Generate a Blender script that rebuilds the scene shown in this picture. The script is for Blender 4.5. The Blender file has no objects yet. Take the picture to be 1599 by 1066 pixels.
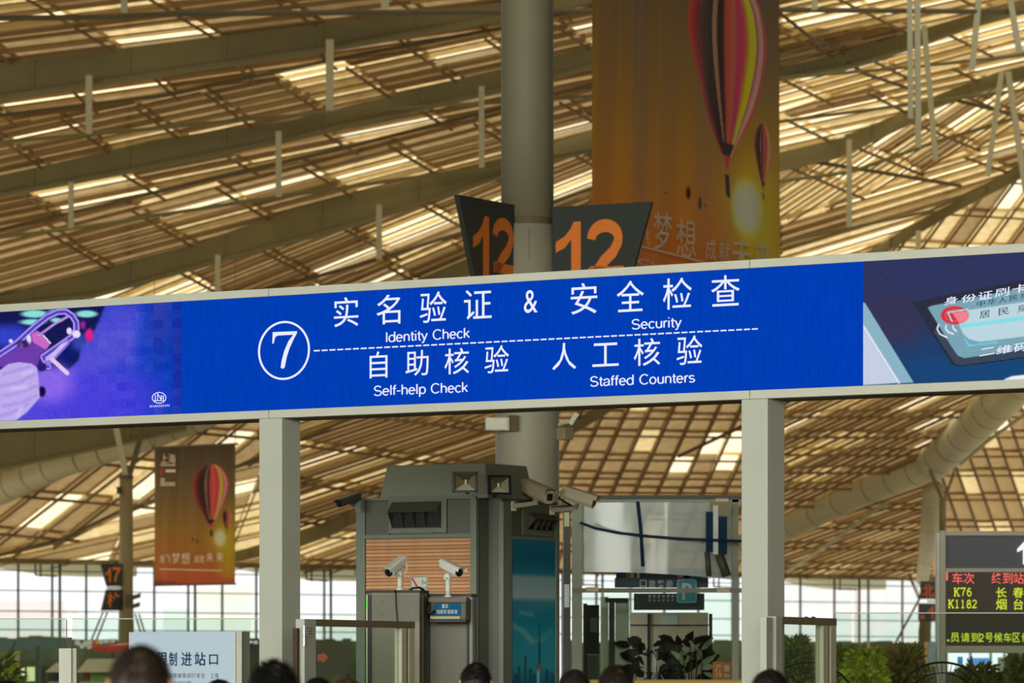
import bpy, math, random
import numpy as np
from mathutils import Vector
random.seed(7)
rng = np.random.RandomState(5)
SC = bpy.context.scene
COL = SC.collection

# ------------------------------------------------------------------ camera, world, lights, exposure
F = 7280.0            # focal length in pixels of the 1599 wide frame
CX, HY, EYE = 799.5, 1060.0, 1.6
cam = bpy.data.cameras.new('camera'); cam.sensor_width = 36; cam.sensor_fit = 'HORIZONTAL'
cam.lens = F / 1599 * 36
cam.shift_y = (HY - 533.0) / 1599
cam.clip_start = 0.5; cam.clip_end = 2000
cam.dof.use_dof = True; cam.dof.focus_distance = 37.0; cam.dof.aperture_fstop = 5.6
co = bpy.data.objects.new('camera', cam); COL.objects.link(co)
co.location = (0, 0, EYE); co.rotation_euler = (math.pi / 2, 0, 0)
SC.camera = co
SC.view_settings.view_transform = 'Standard'; SC.view_settings.look = 'None'
SC.view_settings.exposure = 0.0; SC.view_settings.gamma = 1.0
SC.view_settings.use_curve_mapping = False

w = bpy.data.worlds.new('sky'); SC.world = w; w.use_nodes = True
nt = w.node_tree; bg = nt.nodes['Background']
tc = nt.nodes.new('ShaderNodeTexCoord'); nz = nt.nodes.new('ShaderNodeTexNoise'); nz.inputs['Scale'].default_value = 2.5
cr = nt.nodes.new('ShaderNodeValToRGB')
cr.color_ramp.elements[0].color = (0.93, 0.97, 1.0, 1); cr.color_ramp.elements[1].color = (1.0, 1.0, 0.98, 1)
nt.links.new(tc.outputs['Generated'], nz.inputs['Vector']); nt.links.new(nz.outputs['Fac'], cr.inputs['Fac'])
nt.links.new(cr.outputs['Color'], bg.inputs['Color']); bg.inputs['Strength'].default_value = 1.25

def lamp(name, kind, loc, target, energy, color, size=None, size_y=None, angle=None):
    d = bpy.data.lights.new(name, kind); d.energy = energy; d.color = color
    if kind == 'AREA':
        d.shape = 'RECTANGLE'; d.size = size; d.size_y = size_y
    if angle is not None: d.angle = angle
    o = bpy.data.objects.new(name, d); COL.objects.link(o); o.location = loc
    o.rotation_euler = (Vector(target) - Vector(loc)).to_track_quat('-Z', 'Y').to_euler()
    return o
lamp('sun', 'SUN', (20, 260, 200), (0, 130, 0), 5.2, (1.0, 0.95, 0.84), angle=0.06)
# added area lamps standing in for daylight, behind and left of the camera
lamp('added_key_lamp', 'AREA', (-30, -2, 7), (2, 44, 3.0), 9800, (0.97, 1.0, 0.92), 26, 12)
lamp('added_front_lamp', 'AREA', (-8, -50, 12), (0, 120, 10), 42000, (1.0, 0.95, 0.84), 60, 14)

# ------------------------------------------------------------------ helpers
def lin(c):
    return tuple((v / 255 / 12.92) if v / 255 <= 0.04045 else ((v / 255 + 0.055) / 1.055) ** 2.4 for v in c)
MATS = {}
def mat(name, rgb, rough=0.6, metal=0.0, var=0.12, scale=6.0, bump=0.0, linear=False, spec=0.4, coords='Object'):
    if name in MATS: return MATS[name]
    c = rgb if linear else lin(rgb)
    m = bpy.data.materials.new(name); m.use_nodes = True; MATS[name] = m
    t = m.node_tree; b = t.nodes['Principled BSDF']
    b.inputs['Roughness'].default_value = rough; b.inputs['Metallic'].default_value = metal
    b.inputs['Specular IOR Level'].default_value = spec
    g = t.nodes.new('ShaderNodeTexCoord'); n = t.nodes.new('ShaderNodeTexNoise'); n.inputs['Scale'].default_value = scale
    n.inputs['Detail'].default_value = 5
    r = t.nodes.new('ShaderNodeValToRGB')
    r.color_ramp.elements[0].position = .25; r.color_ramp.elements[1].position = .75
    r.color_ramp.elements[0].color = (*[v * (1 - var) for v in c], 1); r.color_ramp.elements[1].color = (*[min(1, v * (1 + var)) for v in c], 1)
    t.links.new(g.outputs[coords], n.inputs['Vector']); t.links.new(n.outputs['Fac'], r.inputs['Fac'])
    t.links.new(r.outputs['Color'], b.inputs['Base Color'])
    if bump:
        bp = t.nodes.new('ShaderNodeBump'); bp.inputs['Strength'].default_value = bump; bp.inputs['Distance'].default_value = .02
        t.links.new(n.outputs['Fac'], bp.inputs['Height']); t.links.new(bp.outputs['Normal'], b.inputs['Normal'])
    return m
def emit(name, rgb, s=1.0, linear=False):
    if name in MATS: return MATS[name]
    m = bpy.data.materials.new(name); m.use_nodes = True; MATS[name] = m
    t = m.node_tree; t.nodes.remove(t.nodes['Principled BSDF'])
    e = t.nodes.new('ShaderNodeEmission'); e.inputs['Color'].default_value = (*(rgb if linear else lin(rgb)), 1); e.inputs['Strength'].default_value = s
    t.links.new(e.outputs[0], t.nodes['Material Output'].inputs[0]); return m
def translucent(name, tint, tr, refl, noise=3.0, var=.25):
    """thin roofing sheet: light from above shines through it"""
    m = bpy.data.materials.new(name); m.use_nodes = True; MATS[name] = m
    t = m.node_tree; t.nodes.remove(t.nodes['Principled BSDF'])
    c = lin(tint)
    g = t.nodes.new('ShaderNodeTexCoord'); n = t.nodes.new('ShaderNodeTexNoise'); n.inputs['Scale'].default_value = noise
    r = t.nodes.new('ShaderNodeValToRGB'); r.color_ramp.elements[0].position = .3; r.color_ramp.elements[1].position = .7
    r.color_ramp.elements[0].color = (*[v * tr * (1 - var) for v in c], 1); r.color_ramp.elements[1].color = (*[min(1, v * tr * (1 + var)) for v in c], 1)
    t.links.new(g.outputs['Object'], n.inputs['Vector']); t.links.new(n.outputs['Fac'], r.inputs['Fac'])
    a = t.nodes.new('ShaderNodeBsdfTranslucent'); d = t.nodes.new('ShaderNodeBsdfDiffuse'); d.inputs['Color'].default_value = (*[v * refl for v in c], 1)
    s = t.nodes.new('ShaderNodeAddShader')
    t.links.new(r.outputs['Color'], a.inputs['Color'])
    t.links.new(a.outputs[0], s.inputs[0]); t.links.new(d.outputs[0], s.inputs[1]); t.links.new(s.outputs[0], t.nodes['Material Output'].inputs[0])
    return m
def glass(name, tint=(240, 248, 243), refl=.04, rough=0.0):
    if name in MATS: return MATS[name]
    m = bpy.data.materials.new(name); m.use_nodes = True; MATS[name] = m
    t = m.node_tree; t.nodes.remove(t.nodes['Principled BSDF'])
    a = t.nodes.new('ShaderNodeBsdfTransparent'); a.inputs['Color'].default_value = (*lin(tint), 1)
    g = t.nodes.new('ShaderNodeBsdfGlossy'); g.inputs['Roughness'].default_value = rough
    fr = t.nodes.new('ShaderNodeLayerWeight'); fr.inputs['Blend'].default_value = .25
    ad = t.nodes.new('ShaderNodeMath'); ad.operation = 'MULTIPLY_ADD'; ad.inputs[1].default_value = .16; ad.inputs[2].default_value = refl; ad.use_clamp = True
    x = t.nodes.new('ShaderNodeMixShader')
    t.links.new(fr.outputs['Facing'], ad.inputs[0]); t.links.new(ad.outputs[0], x.inputs[0]); t.links.new(a.outputs[0], x.inputs[1]); t.links.new(g.outputs[0], x.inputs[2])
    t.links.new(x.outputs[0], t.nodes['Material Output'].inputs[0]); return m
def picmat(name, glow):
    m = bpy.data.materials.new(name); m.use_nodes = True
    t = m.node_tree; b = t.nodes['Principled BSDF']; at = t.nodes.new('ShaderNodeAttribute'); at.attribute_name = 'Col'
    if glow:
        t.nodes.remove(b); e = t.nodes.new('ShaderNodeEmission'); e.inputs['Strength'].default_value = glow
        t.links.new(at.outputs['Color'], e.inputs['Color']); t.links.new(e.outputs[0], t.nodes['Material Output'].inputs[0])
    else:
        b.inputs['Roughness'].default_value = .65; b.inputs['Specular IOR Level'].default_value = .25
        t.links.new(at.outputs['Color'], b.inputs['Base Color'])
    return m

def V(*a): return Vector(a)
def P(px, py, Y): return Vector(((px - CX) * Y / F, Y, EYE + (HY - py) * Y / F))
def up(): return Vector((0, 0, 1))
class Plane:
    """a plane of the place; at(px, py) is the point of it seen along that line of sight"""
    def __init__(s, o, n): s.o = Vector(o); s.n = Vector(n).normalized()
    def at(s, px, py, off=0.0):
        d = Vector(((px - CX) / F, 1, (HY - py) / F)); c = Vector((0, 0, EYE))
        t = s.n.dot(s.o - c) / s.n.dot(d)
        return c + d * t + s.n * off
def vplane(px0, Y0, px1, Y1):
    a, b = P(px0, HY, Y0), P(px1, HY, Y1); u = (b - a).normalized()
    p = Plane(a, (u.y, -u.x, 0)); p.u = u; return p
def vplane_dir(o, u):
    u = Vector((u[0], u[1], 0)).normalized(); p = Plane(Vector((o[0], o[1], EYE)), (u.y, -u.x, 0)); p.u = u; return p

class MB:
    def __init__(s): s.v = []; s.f = []
    def add(s, vs, fs):
        k = len(s.v); s.v += [tuple(x) for x in vs]; s.f += [tuple(i + k for i in f) for f in fs]; return s
    def box8(s, p):  # 4 points of one face, 4 of the opposite face
        return s.add(p, [(0, 1, 2, 3), (7, 6, 5, 4), (0, 4, 5, 1), (1, 5, 6, 2), (2, 6, 7, 3), (3, 7, 4, 0)])
    def box(s, c, size, ux=(1, 0, 0), uz=(0, 0, 1)):
        ux = Vector(ux).normalized(); uz = Vector(uz).normalized(); uy = uz.cross(ux); c = Vector(c)
        a, b, d = ux * size[0] / 2, uy * size[1] / 2, uz * size[2] / 2
        return s.box8([c - a - b - d, c + a - b - d, c + a - b + d, c - a - b + d, c - a + b - d, c + a + b - d, c + a + b + d, c - a + b + d])
    def prism(s, pts, off):
        n = len(pts); off = Vector(off); pts = [Vector(p) for p in pts]
        fs = [tuple(range(n)), tuple(reversed(range(n, 2 * n)))] + [(i, i + n, (i + 1) % n + n, (i + 1) % n) for i in range(n)]
        return s.add(pts + [p + off for p in pts], fs)
    def bar(s, p, q, w_, h, ref=(0, 0, 1)):
        p, q = Vector(p), Vector(q); d = (q - p).normalized(); a = d.cross(Vector(ref))
        if a.length < 1e-4: a = d.cross(Vector((1, 0, 0)))
        a.normalize(); b = a.cross(d); a = a * w_ / 2; b = b * h / 2
        return s.box8([p - a - b, p + a - b, p + a + b, p - a + b, q - a - b, q + a - b, q + a + b, q - a + b])
    def tube(s, pts, r, n=10, caps=True):
        pts = [Vector(p) for p in pts]; rs = r if isinstance(r, (list, tuple)) else [r] * len(pts)
        k = len(s.v); rings = []
        ref = None
        for i, p in enumerate(pts):
            d = (pts[min(i + 1, len(pts) - 1)] - pts[max(i - 1, 0)]).normalized()
            if ref is None: ref = Vector((0, 0, 1)) if abs(d.z) < .9 else Vector((1, 0, 0))
            a = d.cross(ref).normalized(); b = a.cross(d); ref = b
            for j in range(n):
                t = 2 * math.pi * j / n; s.v.append(tuple(p + (a * math.cos(t) + b * math.sin(t)) * rs[i]))
        for i in range(len(pts) - 1):
            for j in range(n):
                s.f.append((k + i * n + j, k + i * n + (j + 1) % n, k + (i + 1) * n + (j + 1) % n, k + (i + 1) * n + j))
        if caps:
            s.f.append(tuple(k + j for j in reversed(range(n)))); s.f.append(tuple(k + (len(pts) - 1) * n + j for j in range(n)))
        return s
    def lathe(s, c, prof, n=24):
        c = Vector(c); k = len(s.v)
        for r, z in prof:
            for j in range(n):
                t = 2 * math.pi * j / n; s.v.append((c.x + r * math.cos(t), c.y + r * math.sin(t), c.z + z))
        for i in range(len(prof) - 1):
            for j in range(n): s.f.append((k + i * n + j, k + i * n + (j + 1) % n, k + (i + 1) * n + (j + 1) % n, k + (i + 1) * n + j))
        s.f.append(tuple(k + j for j in reversed(range(n)))); s.f.append(tuple(k + (len(prof) - 1) * n + j for j in range(n)))
        return s
    def ball(s, c, r, n=12, m=8):
        c = Vector(c); rr = r if isinstance(r, (tuple, list)) else (r, r, r); k = len(s.v)
        for i in range(1, m):
            a = math.pi * i / m
            for j in range(n):
                t = 2 * math.pi * j / n; s.v.append((c.x + rr[0] * math.sin(a) * math.cos(t), c.y + rr[1] * math.sin(a) * math.sin(t), c.z + rr[2] * math.cos(a)))
        s.v.append((c.x, c.y, c.z + rr[2])); s.v.append((c.x, c.y, c.z - rr[2])); T = len(s.v) - 2; B = T + 1
        for i in range(m - 2):
            for j in range(n): s.f.append((k + i * n + j, k + (i + 1) * n + j, k + (i + 1) * n + (j + 1) % n, k + i * n + (j + 1) % n))
        for j in range(n):
            s.f.append((k + j, k + (j + 1) % n, T)); s.f.append((k + (m - 2) * n + (j + 1) % n, k + (m - 2) * n + j, B))
        return s
    def build(s, name, material, parent=None, smooth=False, bevel=0, label=None, origin=None, mats=None):
        me = bpy.data.meshes.new(name)
        pl = wloc(parent) if parent else Vector((0, 0, 0))
        A = np.array(s.v, dtype=float)
        o_ = Vector(origin) if origin is not None else Vector((A[:, 0].mean(), A[:, 1].mean(), A[:, 2].min()))
        me.from_pydata([tuple(x) for x in (A - np.array(o_))], [], s.f)
        if smooth: me.polygons.foreach_set('use_smooth', [True] * len(me.polygons))
        for m_ in (mats or [material]): me.materials.append(m_)
        me.update()
        o = bpy.data.objects.new(name, me); COL.objects.link(o); o.location = o_ - pl
        if parent: o.parent = parent
        if bevel:
            b = o.modifiers.new('edge', 'BEVEL'); b.width = bevel; b.segments = 2; b.limit_method = 'ANGLE'
        if label: o['label'] = label
        return o
def wloc(o):
    p = Vector(o.location)
    while o.parent: o = o.parent; p += Vector(o.location)
    return p
def tag(o, label, cat, group=None, kind=None):
    o['label'] = label; o['category'] = cat
    if group: o['group'] = group
    if kind: o['kind'] = kind
    return o
def thing(name, label, cat, loc, group=None, kind=None):
    o = bpy.data.objects.new(name, None); o.empty_display_size = .2; COL.objects.link(o); o.location = loc
    return tag(o, label, cat, group, kind)
def copy_tree(o, loc=None, parent=None):
    c = o.copy(); COL.objects.link(c)
    if parent: c.parent = parent
    if loc is not None: c.location = loc
    for ch in list(o.children): copy_tree(ch, None, c)
    return c

# ------------------------------------------------------------------ lettering
_tc = {}
def glyph(txt, bold=0.0):
    k = (txt, bold)
    if k in _tc: return _tc[k]
    c = bpy.data.curves.new('g', 'FONT'); c.body = txt; c.offset = bold; c.resolution_u = 3
    o = bpy.data.objects.new('g', c); COL.objects.link(o)
    dg = bpy.context.evaluated_depsgraph_get(); m = bpy.data.meshes.new_from_object(o.evaluated_get(dg))
    v = np.array([tuple(x.co)[:2] for x in m.vertices]); f = [tuple(p.vertices) for p in m.polygons]
    bpy.data.objects.remove(o); bpy.data.curves.remove(c); bpy.data.meshes.remove(m)
    _tc[k] = (v, f); return _tc[k]
CAP = None
def put(mb, plane, txt, x0, y0, x1, y1, slope=0.0, off=.003, bold=0.0, shear=0.0):
    """ink box of txt onto the pixel box x0..x1, y0 (top)..y1 (bottom) of a plane; slope tilts the base line"""
    v, f = glyph(txt, bold); a = v.min(0); b = v.max(0); q = (v - a) / (b - a)
    xc = (x0 + x1) / 2
    vs = []
    for u, t in q:
        py = y1 + (y0 - y1) * t
        px = x0 + (x1 - x0) * u + shear * (y1 - py)
        vs.append(plane.at(px, py + slope * (px - xc), off))
    mb.add(vs, f)
def line(mb, plane, txt, x0, yb0, x1, yb1, cap, off=.003, bold=0.0):
    """a Latin line: base line from (x0,yb0) to (x1,yb1), capital height cap"""
    global CAP
    if CAP is None: CAP = glyph('H')[0][:, 1].max()
    v, f = glyph(txt, bold); a = v[:, 0].min(); b = v[:, 0].max()
    vs = []
    for x, y in v:
        u = (x - a) / (b - a)
        vs.append(plane.at(x0 + (x1 - x0) * u, yb0 + (yb1 - yb0) * u - y / CAP * cap, off))
    mb.add(vs, f)

# plain grotesque letters drawn as strokes (unit = capital height)
def _arc(cx, cy, rx, ry, a0, a1, n=14): return [(cx + rx * math.cos(math.radians(a0 + (a1 - a0) * k / n)), cy + ry * math.sin(math.radians(a0 + (a1 - a0) * k / n))) for k in range(n + 1)]
def ring(cx): return _arc(cx, .36, .21, .31, 0, 360, 24)
LET = {
 'I': (.24, [[(.12, .05), (.12, .95)]]), '-': (.34, [[(.03, .4), (.31, .4)]]), ' ': (.36, []),
 'l': (.22, [[(.11, .05), (.11, .98)]]), 'i': (.22, [[(.11, .05), (.11, .68)], [(.11, .9), (.11, .98)]]),
 'd': (.56, [ring(.27), [(.48, .05), (.48, .98)]]), 'p': (.56, [ring(.31), [(.1, .68), (.1, -.24)]]),
 'e': (.55, [[(.07, .38), (.48, .38)] + _arc(.275, .36, .205, .31, 4, 318, 22)]),
 'c': (.5, [_arc(.28, .36, .205, .31, 42, 318, 20)]), 'o': (.56, [ring(.28)]),
 'n': (.55, [[(.1, .05), (.1, .68)], [(.1, .42)] + _arc(.28, .45, .18, .22, 165, 0, 12) + [(.46, .05)]]),
 'h': (.55, [[(.1, .05), (.1, .98)], [(.1, .42)] + _arc(.28, .45, .18, .22, 165, 0, 12) + [(.46, .05)]]),
 'u': (.55, [[(.46, .05), (.46, .68)], [(.1, .68)] + _arc(.28, .28, .18, .22, 180, 345, 12)]),
 'r': (.34, [[(.1, .05), (.1, .68)], [(.1, .45), (.16, .6), (.25, .67), (.33, .66)]]),
 't': (.3, [[(.15, .88), (.15, .2), (.19, .08), (.29, .07)], [(.03, .66), (.29, .66)]]),
 'f': (.3, [[(.13, .05), (.13, .78), (.18, .92), (.29, .94)], [(.03, .66), (.28, .66)]]),
 'k': (.5, [[(.1, .05), (.1, .98)], [(.1, .3), (.45, .68)], [(.22, .42), (.46, .05)]]),
 'y': (.5, [[(.05, .68), (.26, .08)], [(.46, .68), (.24, .04), (.17, -.16), (.05, -.19)]]),
 's': (.5, [_arc(.25, .52, .17, .155, 25, 270, 12) + _arc(.25, .21, .185, .155, 90, -155, 12)]),
 'a': (.55, [[(.08, .52)] + _arc(.27, .5, .18, .18, 150, 0, 10) + [(.45, .2), (.49, .06)], [(.45, .4), (.2, .36)] + _arc(.21, .21, .14, .15, 90, 270, 8) + [(.34, .09), (.45, .24)]]),
 'C': (.72, [_arc(.39, .5, .32, .45, 42, 318, 24)]),
 'S': (.66, [_arc(.33, .715, .235, .225, 20, 270, 14) + _arc(.33, .265, .26, .225, 90, -160, 14)]),
}
def ribbon(pts, w_):
    vs, fs = [], []; pts = [Vector(p) for p in pts]; n = len(pts)
    for i, p in enumerate(pts):
        a = (pts[i] - pts[i - 1]).normalized() if i else None; b = (pts[i + 1] - pts[i]).normalized() if i < n - 1 else None
        if i == 0 and (pts[0] - pts[-1]).length < 1e-6: a = (pts[-1] - pts[-2]).normalized()
        if i == n - 1 and (pts[0] - pts[-1]).length < 1e-6: b = (pts[1] - pts[0]).normalized()
        d = ((a or b) + (b or a)).normalized(); k = 1 / max(.5, d.dot(b or a)); m_ = Vector((-d.y, d.x)) * w_ / 2 * k
        vs += [p + m_, p - m_]
    return vs, [(2 * i, 2 * i + 1, 2 * i + 3, 2 * i + 2) for i in range(n - 1)]
def grotesque(mb, plane, txt, x0, yb0, x1, yb1, cap, off=.003, wt=.108):
    tot = sum(LET[c][0] for c in txt); u = .0
    for c in txt:
        for st in LET[c][1]:
            vs, fs = ribbon(st, wt)
            mb.add([plane.at(x0 + (x1 - x0) * (u + v.x) / tot, yb0 + (yb1 - yb0) * (u + v.x) / tot - v.y * cap, off) for v in vs], fs)
        u += LET[c][0]
DIG = {'1': [(.62, 0), (1, 0), (1, 1), (.72, 1), (.6, .88), (.36, .74), (0, .64), (0, .45), (.36, .53), (.62, .68)],
       '7': [(.2, 0), (.44, 0), (.5, .25), (.64, .5), (1, .84), (1, 1), (0, 1), (0, .81), (.7, .81), (.42, .54), (.26, .26)]}
def digit(mb, plane, d, x0, y0, x1, y1, slope, off=.003, shear=0.0):
    xc = (x0 + x1) / 2
    def f(q):
        px = x0 + (x1 - x0) * q[0] + shear * (y1 - (y1 + (y0 - y1) * q[1])); return plane.at(px, y1 + (y0 - y1) * q[1] + slope * (px - xc), off)
    if d == '2':
        st = _arc(.49, .68, .375, .235, 180, -25, 16) + [(.72, .44), (.45, .27), (.26, .09)]
        vs, fs = ribbon([(x, y * 1.0) for x, y in st], .23); mb.add([f(v) for v in vs], fs)
        mb.add([f(q) for q in [(.04, 0), (1, 0), (1, .18), (.04, .18)]], [(0, 1, 2, 3)]); mb.add([f(q) for q in [(.04, 0), (.3, 0), (.4, .2), (.1, .2)]], [(0, 1, 2, 3)])
    else:
        mb.add([f(q) for q in DIG[d]], [tuple(range(len(DIG[d])))])

# ------------------------------------------------------------------ painting pictures as colour attributes
def sd_poly(X, Y, pts):
    d = np.full(X.shape, 1e18); s = np.ones(X.shape); n = len(pts)
    for i in range(n):
        ax, ay = pts[i]; bx, by = pts[i - 1]
        ex, ey = bx - ax, by - ay; wx, wy = X - ax, Y - ay
        t = np.clip((wx * ex + wy * ey) / (ex * ex + ey * ey + 1e-12), 0, 1)
        d = np.minimum(d, (wx - ex * t) ** 2 + (wy - ey * t) ** 2)
        c1 = Y >= ay; c2 = Y < by; c3 = ex * wy > ey * wx
        flip = (c1 & c2 & c3) | (~c1 & ~c2 & ~c3); s = np.where(flip, -s, s)
    return s * np.sqrt(d)
def sd_path(X, Y, pts, r):
    d = np.full(X.shape, 1e9)
    for (ax, ay), (bx, by) in zip(pts[:-1], pts[1:]):
        ex, ey = bx - ax, by - ay; wx, wy = X - ax, Y - ay
        t = np.clip((wx * ex + wy * ey) / (ex * ex + ey * ey + 1e-12), 0, 1)
        d = np.minimum(d, np.hypot(wx - ex * t, wy - ey * t))
    return d - r
def sd_ell(X, Y, cx, cy, rx, ry): return (np.hypot((X - cx) / rx, (Y - cy) / ry) - 1) * min(rx, ry)
def over(img, sd, rgb, soft=3.0, a=1.0):
    k = np.clip(.5 - sd / (2 * soft), 0, 1); k = (k * k * (3 - 2 * k) * a)[..., None]
    img[:] = img * (1 - k) + np.array(rgb, float) * k
def to_lin(img):
    x = np.clip(img, 0, 255) / 255; return np.where(x <= .04045, x / 12.92, ((x + .055) / 1.055) ** 2.4)
def picture(name, pts, img, material, parent, label=None):
    """pts: (ny, nx, 3) array of points, img: (ny, nx, 3) in 0..255"""
    ny, nx = pts.shape[:2]; me = bpy.data.meshes.new(name)
    o_ = Vector(pts.reshape(-1, 3).mean(0)); pl = wloc(parent) if parent else Vector((0, 0, 0))
    idx = np.arange(ny * nx).reshape(ny, nx)
    q = np.stack([idx[:-1, :-1], idx[1:, :-1], idx[1:, 1:], idx[:-1, 1:]], -1).reshape(-1, 4)
    me.vertices.add(ny * nx); me.vertices.foreach_set('co', (pts.reshape(-1, 3) - np.array(o_)).ravel())
    me.loops.add(q.size); me.loops.foreach_set('vertex_index', q.ravel())
    me.polygons.add(len(q)); me.polygons.foreach_set('loop_start', np.arange(0, q.size, 4)); me.polygons.foreach_set('loop_total', np.full(len(q), 4))
    me.polygons.foreach_set('use_smooth', np.ones(len(q), bool))
    at = me.color_attributes.new('Col', 'FLOAT_COLOR', 'POINT')
    c = np.ones((ny * nx, 4)); c[:, :3] = to_lin(img).reshape(-1, 3); at.data.foreach_set('color', c.ravel())
    me.update(calc_edges=True); me.validate(); me.materials.append(material)
    o = bpy.data.objects.new(name, me); COL.objects.link(o); o.location = o_ - pl
    if parent: o.parent = parent
    if label: o['label'] = label
    return o
def plane_grid(plane, x0, x1, nx, ytop, ybot, ny, off=0.0):
    """ytop / ybot: functions of px"""
    g = np.zeros((ny, nx, 3)); xs = np.linspace(x0, x1, nx); XX = np.zeros((ny, nx)); YY = np.zeros((ny, nx))
    for i, x in enumerate(xs):
        a = np.array(plane.at(x, ytop(x), off)); b = np.array(plane.at(x, ybot(x), off)); t = np.linspace(0, 1, ny)[:, None]
        g[:, i] = a * (1 - t) + b * t; XX[:, i] = x; YY[:, i] = ytop(x) + (ybot(x) - ytop(x)) * t[:, 0]
    return g, XX, YY
# ------------------------------------------------------------------ materials
M = {}
M['rail'] = mat('painted_aluminium', (188, 191, 178), .45, 0.0, .04, 3)
M['post'] = mat('grey_painted_steel', (176, 181, 168), .5, 0.0, .05, 2)
M['beam'] = mat('khaki_painted_steel', (116, 107, 68), .7, 0, .10, .8)
M['beam_dark'] = mat('dark_khaki_steel', (92, 80, 52), .75, 0, .15, 1.5)
M['tube'] = mat('pale_khaki_cladding', (176, 170, 136), .6, 0, .07, .8)
M['rib'] = mat('brown_purlin_steel', (120, 98, 62), .8, 0, .2, 2)
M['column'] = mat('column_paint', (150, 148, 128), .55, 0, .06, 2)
M['floor'] = mat('pale_stone_floor', (176, 168, 150), .35, 0, .08, .5)
M['wallc'] = mat('hall_plaster', (120, 112, 92), .8, 0, .08, .3)
M['black'] = mat('black_plastic', (24, 26, 26), .5, 0, .15, 8)
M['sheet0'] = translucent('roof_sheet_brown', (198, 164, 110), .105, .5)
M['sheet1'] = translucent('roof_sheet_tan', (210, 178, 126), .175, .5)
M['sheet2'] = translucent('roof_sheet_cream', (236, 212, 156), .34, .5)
M['sheet3'] = translucent('roof_sheet_sun_streak', (255, 242, 206), .5, .5, 2.0, .15)  # sun streaks on the roof, put into a sheet that passes more light
M['eave'] = mat('eave_fascia', (118, 106, 66), .75, 0, .1, .5)
M['mull'] = mat('window_steel', (84, 88, 98), .5, 0, .08, 4)
M['glass'] = glass('clear_glass')
M['pane'] = glass('window_glass', (250, 252, 250), .02)

# ------------------------------------------------------------------ floor and shell of the hall; unseen walls added to shut out sky light
def slab(name, c, size, m, label, cat, kind='structure'):
    return tag(MB().box(c, size).build(name, m), label, cat, kind=kind)
slab('floor', (0, 100, -.1), (240, 330, .2), M['floor'], 'pale polished stone concourse floor under the whole hall', 'floor')
slab('ceiling', (0, 27, 27), (130, 176, .4), M['wallc'], 'plain near part of the high hall ceiling over the queue', 'ceiling')
slab('wall_right', (58, 70, 13), (.5, 264, 27), M['wallc'], 'unseen plain side wall added right of the view to block sky light', 'wall')
slab('wall_left', (-60, 50, 13), (.5, 224, 27), M['wallc'], 'unseen plain side wall added left of the view to block sky light', 'wall')
slab('wall_behind', (0, -62, 13), (130, .5, 27), M['wallc'], 'unseen plain end wall added behind the queue to block sky light', 'wall')

# ------------------------------------------------------------------ the big roof: one sloping surface that falls towards the window wall
ROOF = Plane((0, 206, 6.38), (-.149, .18, 1))
def roof(px, py, off=0.0): return ROOF.at(px, py, off)
def interp(pl, x): return float(np.interp(x, [p[0] for p in pl], [p[1] for p in pl]))
def clip(poly, p0, p1, keep):
    d = (p1[0] - p0[0], p1[1] - p0[1]); out = []
    sd = [keep * (d[0] * (q[1] - p0[1]) - d[1] * (q[0] - p0[0])) for q in poly]
    for i in range(len(poly)):
        a, b = poly[i - 1], poly[i]; sa, sb = sd[i - 1], sd[i]
        if (sa >= 0) != (sb >= 0):
            t = sa / (sa - sb); out.append((a[0] + (b[0] - a[0]) * t, a[1] + (b[1] - a[1]) * t))
        if sb >= 0: out.append(b)
    return out
def area(p): return abs(sum(p[i - 1][0] * p[i][1] - p[i][0] * p[i - 1][1] for i in range(len(p)))) / 2
def fam(a0, a1, b0, b1, n):
    return [((a0[0] + (b0[0] - a0[0]) * k / n, a0[1] + (b0[1] - a0[1]) * k / n), (a1[0] + (b1[0] - a1[0]) * k / n, a1[1] + (b1[1] - a1[1]) * k / n)) for k in range(n + 1)]
def slopes(x0, y0, m, step, n, dx=100.0):
    return [((x0, y0 + k * step), (x0 + dx, y0 + k * step + m * dx)) for k in range(n + 1)]
def xslopes(x0, y0, m, step, n, dx=100.0):
    return [((x0 + k * step, y0), (x0 + k * step + dx, y0 + m * dx)) for k in range(n + 1)]
def strips(poly, lines):
    """split a convex polygon by an ordered set of lines"""
    out = []; rest = poly
    (a, b), (c, e) = lines[0], lines[-1]
    g = ((b[0] - a[0]) * ((c[1] + e[1]) / 2 - a[1]) - (b[1] - a[1]) * ((c[0] + e[0]) / 2 - a[0])); g = 1 if g > 0 else -1
    for i, (a, b) in enumerate(lines):
        if len(rest) < 3: break
        s = clip(rest, a, b, -g); rest = clip(rest, a, b, g)
        if len(s) > 2 and area(s) > 6: out.append((i, s))
    if len(rest) > 2 and area(rest) > 6: out.append((len(lines), rest))
    return out
def rnd(*k):
    return random.Random(repr(k))
def chord(poly, a, b):
    d = (b[0] - a[0], b[1] - a[1]); sd = [d[0] * (q[1] - a[1]) - d[1] * (q[0] - a[0]) for q in poly]; pts = []
    for i in range(len(poly)):
        if (sd[i - 1] >= 0) != (sd[i] >= 0):
            t = sd[i - 1] / (sd[i - 1] - sd[i]); p, q = poly[i - 1], poly[i]; pts.append((p[0] + (q[0] - p[0]) * t, p[1] + (q[1] - p[1]) * t))
    return pts if len(pts) == 2 and math.dist(*pts) > 4 else None
NPAN = [0]
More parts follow.
